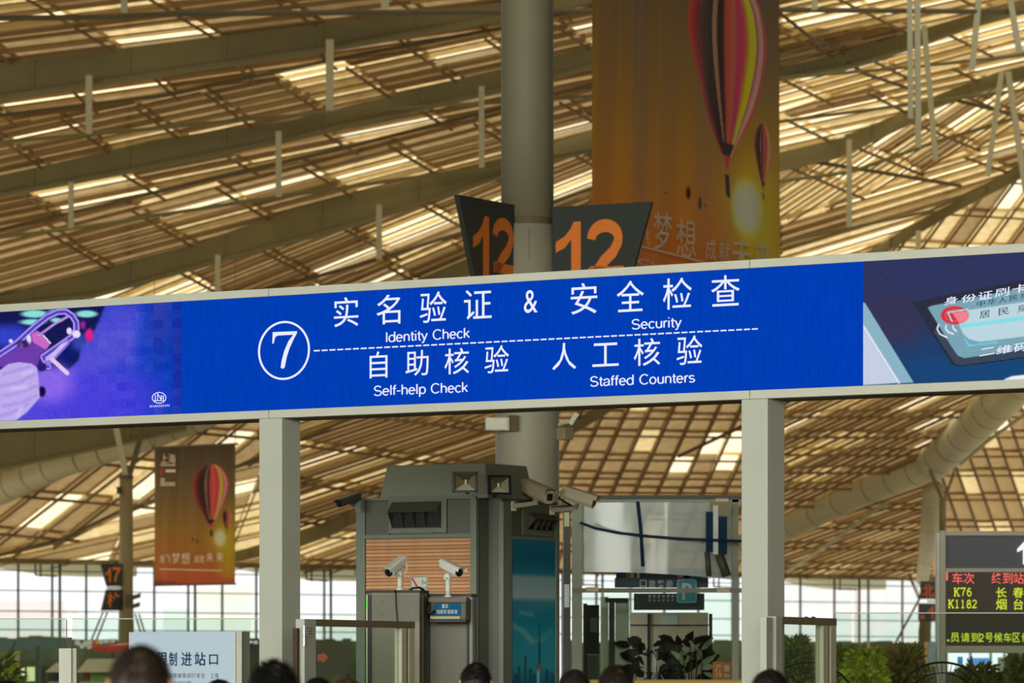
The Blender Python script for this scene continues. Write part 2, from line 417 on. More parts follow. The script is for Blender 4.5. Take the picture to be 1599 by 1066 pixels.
def roof_face(label, poly, ribs, purlins, weights, rw=3.0, pw=4.0, bright=None, jit=.04, drop=.10, key=None):
    c = roof(sum(p[0] for p in poly) / len(poly), sum(p[1] for p in poly) / len(poly))
    root = thing('ceiling', label, 'ceiling', c, kind='structure')
    key = key or label
    for i_, s_ in strips(poly, ribs):
        R_ = rnd(key, i_); lvl = R_.choice((0.0, .04, .08))
        for j_, cell in strips(s_, purlins):
            Q_ = rnd(key, i_, j_)
            cx = sum(p[0] for p in cell) / len(cell); cy = sum(p[1] for p in cell) / len(cell)
            wts = weights(cx, cy) if callable(weights) else weights
            k = Q_.choices((0, 1, 2, 3), wts)[0]
            if bright:  # streaks of sunlight laid out as brighter sheets
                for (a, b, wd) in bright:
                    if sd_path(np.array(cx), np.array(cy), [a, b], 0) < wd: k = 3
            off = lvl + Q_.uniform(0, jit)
            top = [roof(x, y, off) for x, y in cell]
            low = [p - Vector((0, 0, .13)) for p in top]
            m = len(top)
            mb = MB().add(top + low, [tuple(range(m))] + [(i, (i + 1) % m, (i + 1) % m + m, i + m) for i in range(m)])
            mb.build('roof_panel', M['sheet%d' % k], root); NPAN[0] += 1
    for fam_, wd, nm, of in ((ribs, rw, 'rib', -.1), (purlins, pw, 'purlin', -.2)):
        for a, b in fam_:
            ch = chord(poly, a, b)
            if ch:
                p, q = roof(*ch[0], of - drop), roof(*ch[1], of - drop); Y = (p.y + q.y) / 2
                MB().bar(p, q, wd * Y / F, wd * Y / F).build(nm, M['rib'], root)
    return root

A_t = [(-160, 104), (0, 85), (200, 60), (400, 35), (600, 12), (780, -10), (930, -35)]
A_b = [(-160, 170), (0, 150), (280, 108), (520, 72), (780, 25), (930, -5)]
R1 = [(-160, 205), (0, 180), (270, 147), (500, 97), (780, 45), (930, 10), (1217, -50)]
B_t = [(-160, 298), (0, 262), (240, 205), (450, 175), (780, 95), (930, 58), (1217, -20)]
B_b = [(-160, 340), (0, 302), (300, 245), (450, 215), (780, 137), (930, 100), (1217, 10)]
R2 = [(-160, 398), (0, 360), (325, 280), (520, 235), (780, 170), (930, 130), (1217, 45)]
C_t = [(-160, 480), (0, 450), (285, 375), (440, 320), (550, 290), (780, 235), (930, 190), (1217, 94), (1330, 65), (1420, 37), (1523, 8), (1700, -40)]
C_b = [(-160, 505), (0, 475), (150, 458), (350, 402), (565, 345), (780, 273), (930, 228), (1217, 120), (1330, 100), (1420, 72), (1523, 35), (1700, -12)]
R3 = [(0, 560), (300, 480), (520, 425), (780, 345), (930, 292), (1217, 175), (1420, 110), (1599, 60), (1750, 20)]
D_t = [(400, 520), (600, 445), (780, 370), (930, 318), (1217, 225), (1312, 203), (1418, 158), (1463, 135), (1557, 100), (1760, 50)]
D_b = [(400, 560), (600, 480), (780, 405), (930, 352), (1217, 262), (1312, 240), (1418, 190), (1463, 162), (1557, 130), (1760, 78)]
R4 = [(800, 450), (930, 420), (1217, 345), (1312, 315), (1418, 270), (1599, 190), (1760, 130)]
E_t = [(1180, 470), (1343, 388), (1425, 338), (1500, 297), (1598, 240), (1760, 150)]
E_b = [(1180, 500), (1343, 412), (1425, 366), (1500, 322), (1598, 272), (1760, 182)]
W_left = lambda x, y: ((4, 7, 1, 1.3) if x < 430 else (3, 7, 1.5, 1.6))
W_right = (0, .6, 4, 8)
STRETCH = ('stretch at the left edge', 'left middle stretch', 'stretch left of the round column', 'stretch behind the large banner', 'stretch beside the large banner', 'stretch at the triple struts', 'stretch at the right edge')
def bay(label, U, L, xs, slope, step, crosses, wts, rw=2.4, pw=3.6, below=0):
    ms = slope; top = min(interp(U, xs[0]), interp(U, xs[-1]), interp(U, (xs[0] + xs[-1]) / 2)) - 700
    n = int((max(interp(L, xs[0]), interp(L, xs[-1])) - top + 900) / step)
    ribs = slopes(xs[0], top, ms, step, n); cr = crosses(xs[0], xs[-1])
    for x0, x1 in zip(xs[:-1], xs[1:]):
        yu0, yu1, yl0, yl1 = interp(U, x0), interp(U, x1), interp(L, x0), interp(L, x1)
        if yl0 < -60 and yl1 < -60: continue
        poly = [(x0, yu0), (x1, yu1), (x1, yl1 + below), (x0, yl0 + below)]
        roof_face(label + ', ' + STRETCH[min(6, sum((x0 + x1) / 2 > q for q in (200, 560, 930, 1217, 1400, 1580)))], poly, ribs, cr, wts, rw, pw, key=label)
def cross(m, step, x_off=0, y=0):
    def f(x0, x1):
        n = int((x1 - x0 + 700) / step)
        L = []
        for k in range(n + 1):
            x = x0 - 350 + x_off + k * step
            L.append(((x, y), (x + 100 / abs(m), y + 100 * (1 if m > 0 else -1))) if m > 0 else ((x, y), (x - 100 / m, y - 100)))
        # strips() keeps the side to the left of the line first: order by x
        return [(b, a) for a, b in L] if m > 0 else L
    return f
TOP = [(-160, -110), (1800, -110)]
xsL = [-160, 200, 560, 930]
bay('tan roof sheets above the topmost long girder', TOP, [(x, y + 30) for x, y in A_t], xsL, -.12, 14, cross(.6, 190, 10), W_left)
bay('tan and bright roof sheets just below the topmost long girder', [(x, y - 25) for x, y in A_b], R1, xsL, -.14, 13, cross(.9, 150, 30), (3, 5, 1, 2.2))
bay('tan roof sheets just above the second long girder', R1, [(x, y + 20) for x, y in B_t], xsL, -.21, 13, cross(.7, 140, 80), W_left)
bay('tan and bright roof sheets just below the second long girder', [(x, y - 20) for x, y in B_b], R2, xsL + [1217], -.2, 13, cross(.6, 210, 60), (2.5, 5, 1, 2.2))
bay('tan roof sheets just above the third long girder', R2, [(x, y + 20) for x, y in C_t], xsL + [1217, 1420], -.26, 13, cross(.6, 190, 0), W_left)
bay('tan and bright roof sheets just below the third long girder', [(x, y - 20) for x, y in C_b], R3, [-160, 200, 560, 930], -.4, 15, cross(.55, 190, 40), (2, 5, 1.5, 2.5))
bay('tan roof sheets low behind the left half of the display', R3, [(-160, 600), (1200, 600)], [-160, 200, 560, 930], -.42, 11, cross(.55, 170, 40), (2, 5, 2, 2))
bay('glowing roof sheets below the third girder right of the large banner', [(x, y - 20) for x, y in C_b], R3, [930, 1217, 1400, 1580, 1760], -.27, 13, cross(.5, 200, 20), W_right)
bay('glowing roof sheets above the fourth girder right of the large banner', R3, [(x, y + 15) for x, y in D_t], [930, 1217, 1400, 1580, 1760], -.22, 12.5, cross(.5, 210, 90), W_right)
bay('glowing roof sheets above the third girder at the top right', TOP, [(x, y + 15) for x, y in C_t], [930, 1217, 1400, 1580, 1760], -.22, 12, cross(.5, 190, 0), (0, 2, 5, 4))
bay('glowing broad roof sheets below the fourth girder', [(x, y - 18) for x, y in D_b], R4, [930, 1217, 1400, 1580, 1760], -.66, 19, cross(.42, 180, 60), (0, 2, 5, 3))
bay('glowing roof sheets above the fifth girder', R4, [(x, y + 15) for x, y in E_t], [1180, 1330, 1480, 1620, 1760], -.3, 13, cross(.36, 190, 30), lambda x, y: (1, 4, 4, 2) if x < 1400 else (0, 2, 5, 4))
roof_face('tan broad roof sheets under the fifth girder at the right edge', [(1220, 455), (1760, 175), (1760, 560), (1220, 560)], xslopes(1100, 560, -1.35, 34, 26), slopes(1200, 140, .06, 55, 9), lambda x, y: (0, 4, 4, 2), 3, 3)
roof_face('tan roof sheets low behind the right half of the display', [(930, 425), (1220, 345), (1220, 600), (930, 600)], slopes(900, 280, -.4, 13, 40), xslopes(700, 300, .6, 160, 6), (0, 4, 4, 2), 3, 3)
# lower zone, between the display and the window wall
yE = lambda x: 878 + (x) * .0135      # eave line
tan_ = (1, 8, 2, 0)
roof_face('tan ceiling sheets left of the narrow column', [(-160, 590), (440, 590), (440, 700), (300, 752), (236, 785), (190, 800), (97, 846), (-160, 905)],
          xslopes(-350, 900, -.78, 46, 30), slopes(-160, 560, .09, 62, 6), (0, 9, 1, 0), 3.5, 4.5, bright=[((-160, 868), (0, 816), 7), ((0, 816), (250, 738), 7), ((250, 738), (440, 672), 8)], drop=.1)
roof_face('smooth pale ceiling sheets above the left windows', [(440, 696), (440, 886), (-160, 878), (-160, 900), (97, 842), (190, 798), (236, 783), (300, 750)][0:2] + [(-160, 876), (97, 842), (236, 783)],
          slopes(-160, 690, -.22, 22, 24), xslopes(-200, 900, -2.5, 180, 5), (0, 7, 4, .6), 2, 2)
roof_face('dark ribbed ceiling sheets between the left post and the booth', [(440, 590), (830, 590), (830, 690), (440, 850)],
          slopes(440, 500, -.33, 13.5, 45), slopes(440, 560, .13, 60, 7), (1, 8, 2, 0), 4, 4, bright=[((440, 700), (560, 640), 6), ((440, 738), (520, 705), 5)])
roof_face('tan ceiling sheets above the windows left of the booth', [(440, 850), (830, 690), (830, 892), (440, 888)],
          slopes(440, 720, -.36, 15, 30), slopes(440, 690, .04, 45, 6), (1, 8, 1, 0), 2.5, 3)
roof_face('gridded tan ceiling sheets above the glass enclosure', [(830, 560), (1190, 560), (1190, 896), (830, 892)],
          fam((800, 560), (700, 780), (1330, 560), (1230, 780), 15), [((830, 600), (1190, 606)), ((830, 640), (1190, 644)), ((830, 668), (1190, 672)), ((830, 705), (1190, 710)), ((830, 735), (1190, 738)), ((830, 757), (1190, 760)), ((830, 800), (1190, 800)), ((830, 850), (1190, 850))],
          (0, 12, 1, 0), 3.5, 3.5, bright=[((960, 765), (1190, 655), 7), ((1090, 768), (1165, 668), 9)])
roof_face('closely ribbed tan ceiling sheets above the bent round truss', [(1190, 560), (1700, 560), (1560, 620), (1455, 715), (1190, 838)],
          slopes(1190, 500, -.46, 14.5, 45), [((1190, 640), (1700, 640)), ((1190, 671), (1700, 674)), ((1190, 699), (1700, 702)), ((1190, 727), (1700, 730)), ((1190, 752), (1700, 755)), ((1190, 780), (1700, 782))],
          (0, 7, 3, 0), 4, 4, bright=[((1190, 673), (1345, 618), 7), ((1465, 690), (1482, 605), 14)])
roof_face('ribbed tan ceiling sheets below the bent round truss', [(1190, 838), (1455, 715), (1455, 898), (1190, 896)],
          fam((1190, 700), (1190, 950), (1300, 780), (1240, 950), 5) if False else slopes(1190, 700, -.36, 13, 30), slopes(1190, 780, .02, 32, 5), (0, 8, 2, 0), 3, 3)
roof_face('steeply ribbed tan ceiling sheets right of the round truss', [(1455, 715), (1560, 620), (1700, 560), (1760, 560), (1760, 900), (1455, 898)],
          fam((1380, 560), (1500, 900), (1760, 560), (1880, 900), 14)[::1], [((1455, y), (1760, y)) for y in (640, 672, 702, 732, 770, 812, 850)],
          (0, 7, 3, 0), 3.5, 3, bright=[((1540, 672), (1600, 625), 9)])

# ridge bars, long girders, pipes and hangers
def girder(label, T, B, thick=.35, m='beam', x0=-160, x1=1760):
    xs = sorted({p[0] for p in T} | {p[0] for p in B}); xs = [x for x in xs if x0 <= x <= x1 and x >= T[0][0] and x <= T[-1][0]]
    p0 = roof(xs[len(xs) // 2], interp(T, xs[len(xs) // 2]))
    root = thing('roof_girder', label, 'girder', p0, 'long radial roof girders')
    seg = []
    web, bf = MB(), MB()
    for a, b in zip(xs[:-1], xs[1:]):
        q = []
        for x in (a, b):
            t = roof(x, interp(T, x), -.25); bt = P(x, interp(B, x), t.y); q.append((t, bt))
        nrm = Vector((0, 1, 0)) * thick
        web.box8([q[0][1], q[1][1], q[1][0], q[0][0], q[0][1] + nrm, q[1][1] + nrm, q[1][0] + nrm, q[0][0] + nrm])
        f = Vector((0, .12, 0)); h = Vector((0, 0, .09))
        bf.box8([q[0][1] - f - h, q[1][1] - f - h, q[1][1] - f, q[0][1] - f, q[0][1] + nrm + f - h, q[1][1] + nrm + f - h, q[1][1] + nrm + f, q[0][1] + nrm + f])
    web.build('web', M[m], root); bf.build('flange', M[m], root)
    for k, x in enumerate(np.arange(xs[0] + 60, xs[-1], 150)):
        t = roof(x, interp(T, x), -.25); bt = P(x, interp(B, x), t.y)
        MB().bar(bt - V(0, .03, 0), t - V(0, .03, 0), .09, .03, ref=(0, 1, 0)).build('stiffener', M[m], root)
    return root
girder('topmost long roof girder, entering at the upper left edge', A_t, A_b)
girder('second long roof girder down from the top left', B_t, B_b)
girder('third long roof girder, ending above the blue display', C_t, C_b)
girder('fourth long roof girder, coming out right of the large banner', D_t, D_b)
girder('fifth and lowest long roof girder at the right edge above the display', E_t, E_b)
def pipe(label, pts, r_px=2.5, mul=.985, m='beam', name='roof_pipe'):
    q = []
    for x, y in pts:
        Y = roof(x, y).y * mul; q.append(P(x, y, Y))
    o = MB().tube(q, r_px * q[0].y / F, 8).build(name, M[m], smooth=True)
    return tag(o, label, 'pipe', 'long roof pipes')
pipe('thick horizontal pipe crossing the whole roof near the top edge', [(-160, 30), (160, 27), (250, 22), (780, 18), (1200, 15), (1760, 20)], 4.5, .95, 'beam_dark')
pipe('dark ridge pipe between the first and second long girders', R1[:6], 3, .99, 'beam_dark')
pipe('dark ridge pipe between the second and third long girders', R2[:7], 3, .99, 'beam_dark')
pipe('dark ridge pipe below the third long girder', [(300, 478), (520, 425), (780, 345), (930, 292)], 3, .99, 'beam_dark')
pipe('pipe under the hangers of the topmost girder', [(-160, 236), (0, 222), (215, 203), (350, 190), (550, 172), (780, 160), (930, 150)], 3, .97)
pipe('pipe under the hangers of the second girder', [(-160, 395), (0, 370), (110, 357), (435, 307), (752, 262), (930, 235)], 3, .97)
pipe('pipe crossing right of the large banner below the third girder', [(1100, 128), (1217, 122), (1420, 105), (1600, 86), (1760, 70)], 2.6, .96)
pipe('pipe crossing the triple struts at their middle', [(1100, 205), (1217, 190), (1420, 163), (1600, 140), (1760, 118)], 2.6, .96)
pipe('pipe through the lower ends of the triple struts', [(1100, 300), (1217, 283), (1330, 268), (1460, 222), (1600, 180), (1760, 140)], 3, .96)
pipe('lowest thin pipe above the display at the right', [(1100, 395), (1217, 378), (1330, 355), (1450, 330), (1600, 262), (1760, 190)], 2.6, .97)
pipe('dark slanting brace right of the banner, upper', [(1217, 20), (1270, 62), (1290, 80)], 3, .985, 'beam_dark')
pipe('dark slanting brace under the third girder, middle right', [(1325, 98), (1350, 115), (1425, 140)], 3, .985, 'beam_dark')
pipe('long dark brace crossing the glowing roof sheets at the right', [(1255, 250), (1380, 270), (1440, 280), (1500, 290)], 3.2, .985, 'beam_dark')
pipe('dark brace beside the right edge below the fourth girder', [(1495, 157), (1555, 172), (1620, 185)], 3, .985, 'beam_dark')
def hanger(label, x, y0, y1, w_=9, x2=None, m='tube'):
    Y = roof(x, y0).y * .97
    o = MB().bar(P(x, y0, Y), P(x2 if x2 is not None else x, y1, Y), w_ * Y / F, w_ * Y / F, ref=(0, 1, 0)).build('roof_hanger', M[m])
    return tag(o, label, 'strut', 'struts hanging from the roof girders')
for lab, x, a, b, w_ in (('strut hanging from the topmost girder near the left edge', 139, 118, 208, 10), ('strut hanging from the topmost girder, left of the column', 515, 62, 172, 12),
        ('strut hanging from the second girder near the left edge', 111, 285, 356, 8), ('strut hanging from the second girder in the left middle', 435, 205, 307, 9),
        ('strut hanging from the second girder close to the round column', 752, 135, 261, 9), ('strut hanging from the third girder, right of middle left', 592, 320, 405, 9),
        ('short strut hanging from the third girder down to the display', 340, 398, 458, 8), ('short strut crossing the top pipe at the upper left', 194, -40, 19, 10),
        ('short strut crossing the top pipe near the round column', 601, -40, 12, 12), ('strut hanging beside the banner from the fourth girder', 1326, 218, 352, 8),
        ('short strut hanging from the fifth girder', 1434, 360, 388, 8), ('short strut touching the top pipe just right of the banner', 1272, -40, 15, 9),):
    hanger(lab, x, a, b, w_)
for lab, x, a, x2, b, w_ in (('leftmost of the triple roof struts', 1420, -40, 1422, 185, 8), ('middle of the triple roof struts', 1432, -40, 1434, 230, 9), ('rightmost of the triple roof struts', 1443, 40, 1461, 250, 8),
        ('strut leaning left from the top pipe', 1531, -30, 1518, 108, 9), ('strut at the upper right, leaning right', 1572, -30, 1592, 82, 9),
        ('left leg of the lower strut pair at the right', 1564, 112, 1542, 275, 8), ('right leg of the lower strut pair at the right', 1574, 112, 1602, 300, 9)):
    hanger(lab, x, a, b, w_, x2)

# round trusses and girders of the lower zone
def truss(label, pts, radii, mul=.99, m='tube', seams=None, group='round clad roof trusses'):
    q = []; rr = []
    for (x, y), r in zip(pts, radii):
        Y = roof(x, y).y * mul; q.append(P(x, y, Y)); rr.append(r * Y / F)
    root = thing('round_truss', label, 'truss', q[0], group)
    # resample for seam rings
    MB().tube(q, rr, 20).build('cladding', M[m], root, smooth=True)
    tot = len(q) - 1
    for i in range(tot):
        for t in (.2, .5, .8):
            c = q[i].lerp(q[i + 1], t); d = (q[i + 1] - q[i]).normalized(); r = rr[i] + (rr[i + 1] - rr[i]) * t
            MB().tube([c - d * .025, c + d * .025], r * 1.012, 20).build('seam_ring', M['beam'], root)
    return root
truss('round truss sloping down left from the node above the departure board', [(1455, 724), (1340, 770), (1216, 828), (1120, 868)], [26, 23, 20, 18])
truss('round truss rising to the right edge from the node', [(1458, 722), (1520, 664), (1573, 615), (1700, 500)], [28, 30, 31, 34], .985)
truss('slender round truss falling to the eave beside the departure board', [(1457, 765), (1452, 830), (1440, 905)], [17, 15, 10], .985)
truss('round truss at the left edge under the display', [(-120, 800), (0, 762), (100, 722), (220, 690), (330, 655)], [30, 26, 22, 17, 12], .985)
girder('broad dark girder behind the bottom rail at the left', [(-160, 668), (0, 655), (190, 625), (290, 615)], [(-160, 748), (0, 730), (190, 690), (290, 668)], m='beam')
girder('curving girder passing behind the booth roof', [(330, 864), (467, 820), (560, 783), (700, 727), (830, 676), (905, 640), (990, 590)], [(330, 884), (467, 850), (560, 812), (700, 755), (830, 706), (905, 668), (990, 616)])
pipe('thin dark brace curving over the left windows', [(-160, 900), (0, 866), (97, 842), (189, 797), (236, 783), (440, 700), (620, 620)], 2.6, .99, 'beam_dark')
pipe('pale thin brace from the eave up to the round truss', [(1230, 892), (1300, 845), (1385, 783)], 3, .985, 'tube')
pipe('dark thin brace crossing the ceiling grid', [(1060, 712), (1160, 665), (1260, 612)], 3, .985, 'beam_dark')
pipe('pale thin rail below the right round truss', [(1500, 724), (1540, 690), (1610, 640), (1700, 570)], 3, .98, 'tube')

# ------------------------------------------------------------------ the far window wall
WALL = vplane(60, 190, 1300, 218.4)
wroot = thing('window_1', 'long far wall of glazing in dark steel frames under the roof edge', 'window', WALL.at(700, 1100), kind='structure')
wroot.name = 'window_1'
def wy(h0, px): return HY - h0 * (1 - .0001049 * (px - 60))     # height at px=60 -> row at px
for i, x in enumerate(np.arange(28 - 53 * 4, 1760, 53.1)):
    a, b = WALL.at(x, wy(183, x)), WALL.at(x, wy(-30, x))
    MB().box((a + b) / 2, (.06, .1, (a - b).length), ux=WALL.u).build('mullion', M['mull'], wroot)
for h in (169, 138, 106, 77):
    for k in range(-1, 9):
        x0, x1 = 28 + 212 * k, 28 + 212 * (k + 1)
        a, b = WALL.at(x0, wy(h, x0)), WALL.at(x1, wy(h, x1))
        MB().bar(a, b, .06, .045).build('transom', M['mull'], wroot)
for k, x in enumerate((87, 298, 510, 722, 934, 1146, 1335, 1540)):
    a, b = WALL.at(x, wy(181, x)), WALL.at(x, wy(-30, x))
    MB().tube([a + WALL.n * .3, b + WALL.n * .3], .06, 10).build('wind_post', M['mull'], wroot, smooth=True)
    for dx0 in (-36, -28):
        a, b = WALL.at(x + dx0, wy(180, x), .2), WALL.at(x + dx0, wy(163 if dx0 < -30 else 160, x), .2)
        MB().tube([a, b], .045, 6).build('drop_pipe', M['mull'], wroot)
    MB().tube([WALL.at(x - 36, wy(163, x), .2), WALL.at(x - 2, wy(161, x), .2)], .04, 6).build('drop_pipe', M['mull'], wroot)
for k in range(-4, 33):
    x0, x1 = 28 + 53.1 * k, 28 + 53.1 * (k + 1)
    g = MB().add([WALL.at(x0 + 1, wy(181, x0), -.02), WALL.at(x1 - 1, wy(181, x1), -.02), WALL.at(x1 - 1, wy(60, x1), -.02), WALL.at(x0 + 1, wy(60, x0), -.02)], [(0, 1, 2, 3)])
    g.build('pane', M['pane'], wroot)
e = MB()
e.box8([WALL.at(-160, wy(180, -160), .5), WALL.at(1760, wy(180, 1760), .5), WALL.at(1760, wy(187.5, 1760), .5), WALL.at(-160, wy(187.5, -160), .5),
        WALL.at(-160, wy(180, -160), -1), WALL.at(1760, wy(180, 1760), -1), WALL.at(1760, wy(187.5, 1760), -1), WALL.at(-160, wy(187.5, -160), -1)])
tag(e.build('trim_1', M['eave']), 'olive roof-edge fascia running along the top of the far windows', 'fascia', kind='structure')
# outside: shallow canopies and pale city blocks behind the panes
M['canopy'] = mat('pale_green_canopy', (176, 176, 140), .8, 0, .05, .3)
for lab, x0, x1 in (('pale curved canopy outside the leftmost windows', 88, 300), ('pale curved canopy outside the windows left of the booth', 500, 700), ('pale curved canopy outside the windows right of the round truss', 1345, 1475)):
    pts = [WALL.at(x0, wy(184, x0), -4)] + [WALL.at(x0 + (x1 - x0) * t, wy(184 - 17 * math.sin(math.pi / 2 * min(1, t * 1.3)), x0 + (x1 - x0) * t), -4) for t in (.1, .25, .4, .6, .8, 1)] + [WALL.at(x1, wy(184, x1), -4)]
    tag(MB().prism(pts, -WALL.n * 2).build('outside_canopy', M['canopy']), lab, 'canopy')
def city(label, x0, x1, ytop, Y, rgb, nx, nz, arch=False):
    m = mat('city_' + label.replace(' ', '_'), rgb, .9, 0, .03, .2); win = mat('city_window', (238, 242, 242), .6, 0, .05, 1)
    c = P((x0 + x1) / 2, 1090, Y); root = thing('city_building', label, 'building', c)
    W = (x1 - x0) * Y / F; H = (1090 - ytop) * Y / F
    MB().box(c + V(0, 4, H / 2), (W, 8, H)).build('wall', m, root)
    MB().box(c + V(0, 4, H + .3), (W * 1.01, 8.4, .6)).build('roof', m, root)
    for i in range(nx):
        for k in range(nz):
            px_ = c + V(-W / 2 + W * (i + .5) / nx, -.02, H * (k + .5) / nz)
            MB().box(px_, (W / nx * .55, .12, H / nz * .5)).build('window', win, root)
    return root
city('pale pink apartment block outside the windows at the right', 1180, 1330, 900, 300, (255, 246, 243), 5, 7)
city('pale pink apartment block beyond the round truss foot', 1340, 1475, 893, 305, (255, 246, 243), 4, 7)
city('low pale pink block outside the leftmost windows', -60, 102, 953, 280, (250, 240, 236), 6, 3)
city('pale green office tower outside, left of the left post', 255, 292, 962, 320, (232, 244, 232), 3, 4)
city('domed pale block outside, hidden partly by the left post', 306, 392, 930, 330, (250, 244, 232), 5, 5)
city('low pale green block outside, right of the left post', 500, 556, 975, 310, (240, 246, 236), 4, 3)
# ------------------------------------------------------------------ the LED display gantry
GP = vplane(0, 39.38, 1599, 33.85); GU, GN = GP.u, GP.n          # front plane, direction to the right, normal to the queue
ZT, ZB = 4.762, 3.711
def gx(px, off=0.0):      # point of the front plane's foot line seen at column px
    p = GP.at(px, HY); return Vector((p.x, p.y, 0)) + GN * off
gan = thing('display_gantry', 'long steel gantry carrying the glowing blue text display on two square posts', 'display', gx(440))
def gbox(x0, x1, z0, z1, f, b): # between columns x0..x1, heights, front offset f and back offset b
    a, c = gx(x0), gx(x1)
    return MB().box8([a + GN * f + up() * z0, c + GN * f + up() * z0, c + GN * f + up() * z1, a + GN * f + up() * z1,
                      a + GN * b + up() * z0, c + GN * b + up() * z0, c + GN * b + up() * z1, a + GN * b + up() * z1])
seams = [-160, 420.5, 1171.5, 1780]
for a, b in zip(seams[:-1], seams[1:]):
    gbox(a + .5, b - .5, 4.698, ZT, 0.012, -.40).build('top_rail', M['rail'], gan, bevel=.004)
    gbox(a + .5, b - .5, ZB, 3.777, 0.012, -.40).build('bottom_rail', M['rail'], gan, bevel=.004)
    gbox(a + .5, b - .5, 3.775, 4.70, -.37, -.40).build('back_panel', M['rail'], gan)
    for k in (0,):
        gbox(a + .5, b - .5, ZB - .004, ZB - .001, -.03, -.39).build('bottom_plate', M['beam_dark'], gan)
scr = emit('display_blue', (0, 62, 180), 1.0)
t_ = scr.node_tree; e_ = [n for n in t_.nodes if n.type == 'EMISSION'][0]
g_ = t_.nodes.new('ShaderNodeTexCoord'); wv = t_.nodes.new('ShaderNodeTexNoise'); wv.inputs['Scale'].default_value = 60
mp = t_.nodes.new('ShaderNodeMapping'); mp.inputs['Scale'].default_value = (1, 1, .06)
rr = t_.nodes.new('ShaderNodeValToRGB'); rr.color_ramp.elements[0].position = .3; rr.color_ramp.elements[1].position = .7
rr.color_ramp.elements[0].color = (*lin((0, 59, 174)), 1); rr.color_ramp.elements[1].color = (*lin((3, 64, 185)), 1)
t_.links.new(g_.outputs['Object'], mp.inputs[0]); t_.links.new(mp.outputs[0], wv.inputs['Vector']); t_.links.new(wv.outputs['Fac'], rr.inputs['Fac']); t_.links.new(rr.outputs['Color'], e_.inputs['Color'])
screen = gbox(283, 1347.5, 3.777, 4.698, -.004, -.06).build('screen', scr, gan, label='plain blue middle section with white wording')
white = emit('display_white', (236, 238, 255), 1.0)
SP = Plane(GP.o + GN * -.004, GN)
# wording
mb = MB()
for ch, x0, y0, x1, y1 in (('实', 521.8, 463.8, 560, 509.8), ('名', 588.3, 460, 625.6, 505.9), ('验', 655.8, 455.2, 697.8, 503.3), ('证', 724.9, 452, 768, 498),
                           ('安', 891.6, 441.8, 933, 490.1), ('全', 963.3, 438, 1005.8, 486.4), ('检', 1035.5, 433.7, 1080.6, 482.6), ('查', 1110.8, 429.7, 1155.4, 477.7)):
    mb = MB(); put(mb, SP, ch, x0, y0, x1, y1, -.055, bold=.002); mb.build('character', white, screen)
mb = MB(); put(mb, SP, '&', 818.3, 452.7, 839.8, 488.4, -.05, bold=.002); mb.build('character', white, screen)
mb = MB()
for ch, x0, y0, x1, y1 in (('自', 577.5, 548.7, 605.4, 590), ('助', 633.5, 546.6, 669.7, 586.5), ('核', 694.4, 543.4, 732.8, 583.9), ('验', 757, 539.2, 795, 582),
                           ('人', 862.6, 535.3, 900, 577), ('工', 925.3, 535.3, 966.4, 571.8), ('核', 990, 528, 1031.2, 570.7), ('验', 1056.8, 523.8, 1097, 569)):
    mb = MB(); put(mb, SP, ch, x0, y0, x1, y1, -.05, bold=.002); mb.build('character', white, screen)
mb = MB()
for a_ in (('Identity Check', 601.7, 534.8, 733.8, 527.7, 16.6), ('Security', 986, 514.6, 1064.6, 510.8, 16.6), ('Self-help Check', 583.5, 618.3, 731, 612.3, 16.4), ('Staffed Counters', 921, 603.8, 1086, 597.1, 16.6)):
    mb = MB(); grotesque(mb, SP, *a_); mb.build('lettering', white, screen)
mb = MB(); n = 57
for k in range(n):
    a, b = (k) / n, (k + .77) / n
    xa, xb = 490.3 + 696.2 * a, 490.3 + 696.2 * b; ya, yb = 547.6 - 34.5 * a, 547.6 - 34.5 * b
    mb.add([SP.at(xa, ya + 1.1, .003), SP.at(xb, yb + 1.1, .003), SP.at(xb, yb - 1.1, .003), SP.at(xa, ya - 1.1, .003)], [(0, 1, 2, 3)])
mb.build('dashed_line', white, screen)
mb = MB(); N = 56; pts = []
for k in range(N):
    t = 2 * math.pi * k / N
    for r in (0, 3.2): pts.append(SP.at(443.8 + (40.6 - r) * math.cos(t), 547 - (46 - r) * math.sin(t) - .05 * (40 * math.cos(t)), .003))
mb.add(pts, [(2 * k, 2 * k + 1, (2 * k + 3) % (2 * N), (2 * k + 2) % (2 * N)) for k in range(N)])
mb.build('number_ring', white, screen)
sv = [(176, 413), (320, 407), (320, 418), (298, 460), (276, 508), (259, 562), (247, 622), (236, 631), (223, 624), (229, 582), (245, 522), (270, 465), (298, 428), (206, 433), (190, 443), (182, 480), (173, 480)]
MB().add([SP.at(380 + x / 3.807, 410 + y / 3.807, .003) for x, y in sv], [tuple(reversed(range(len(sv))))]).build('numeral', white, screen)
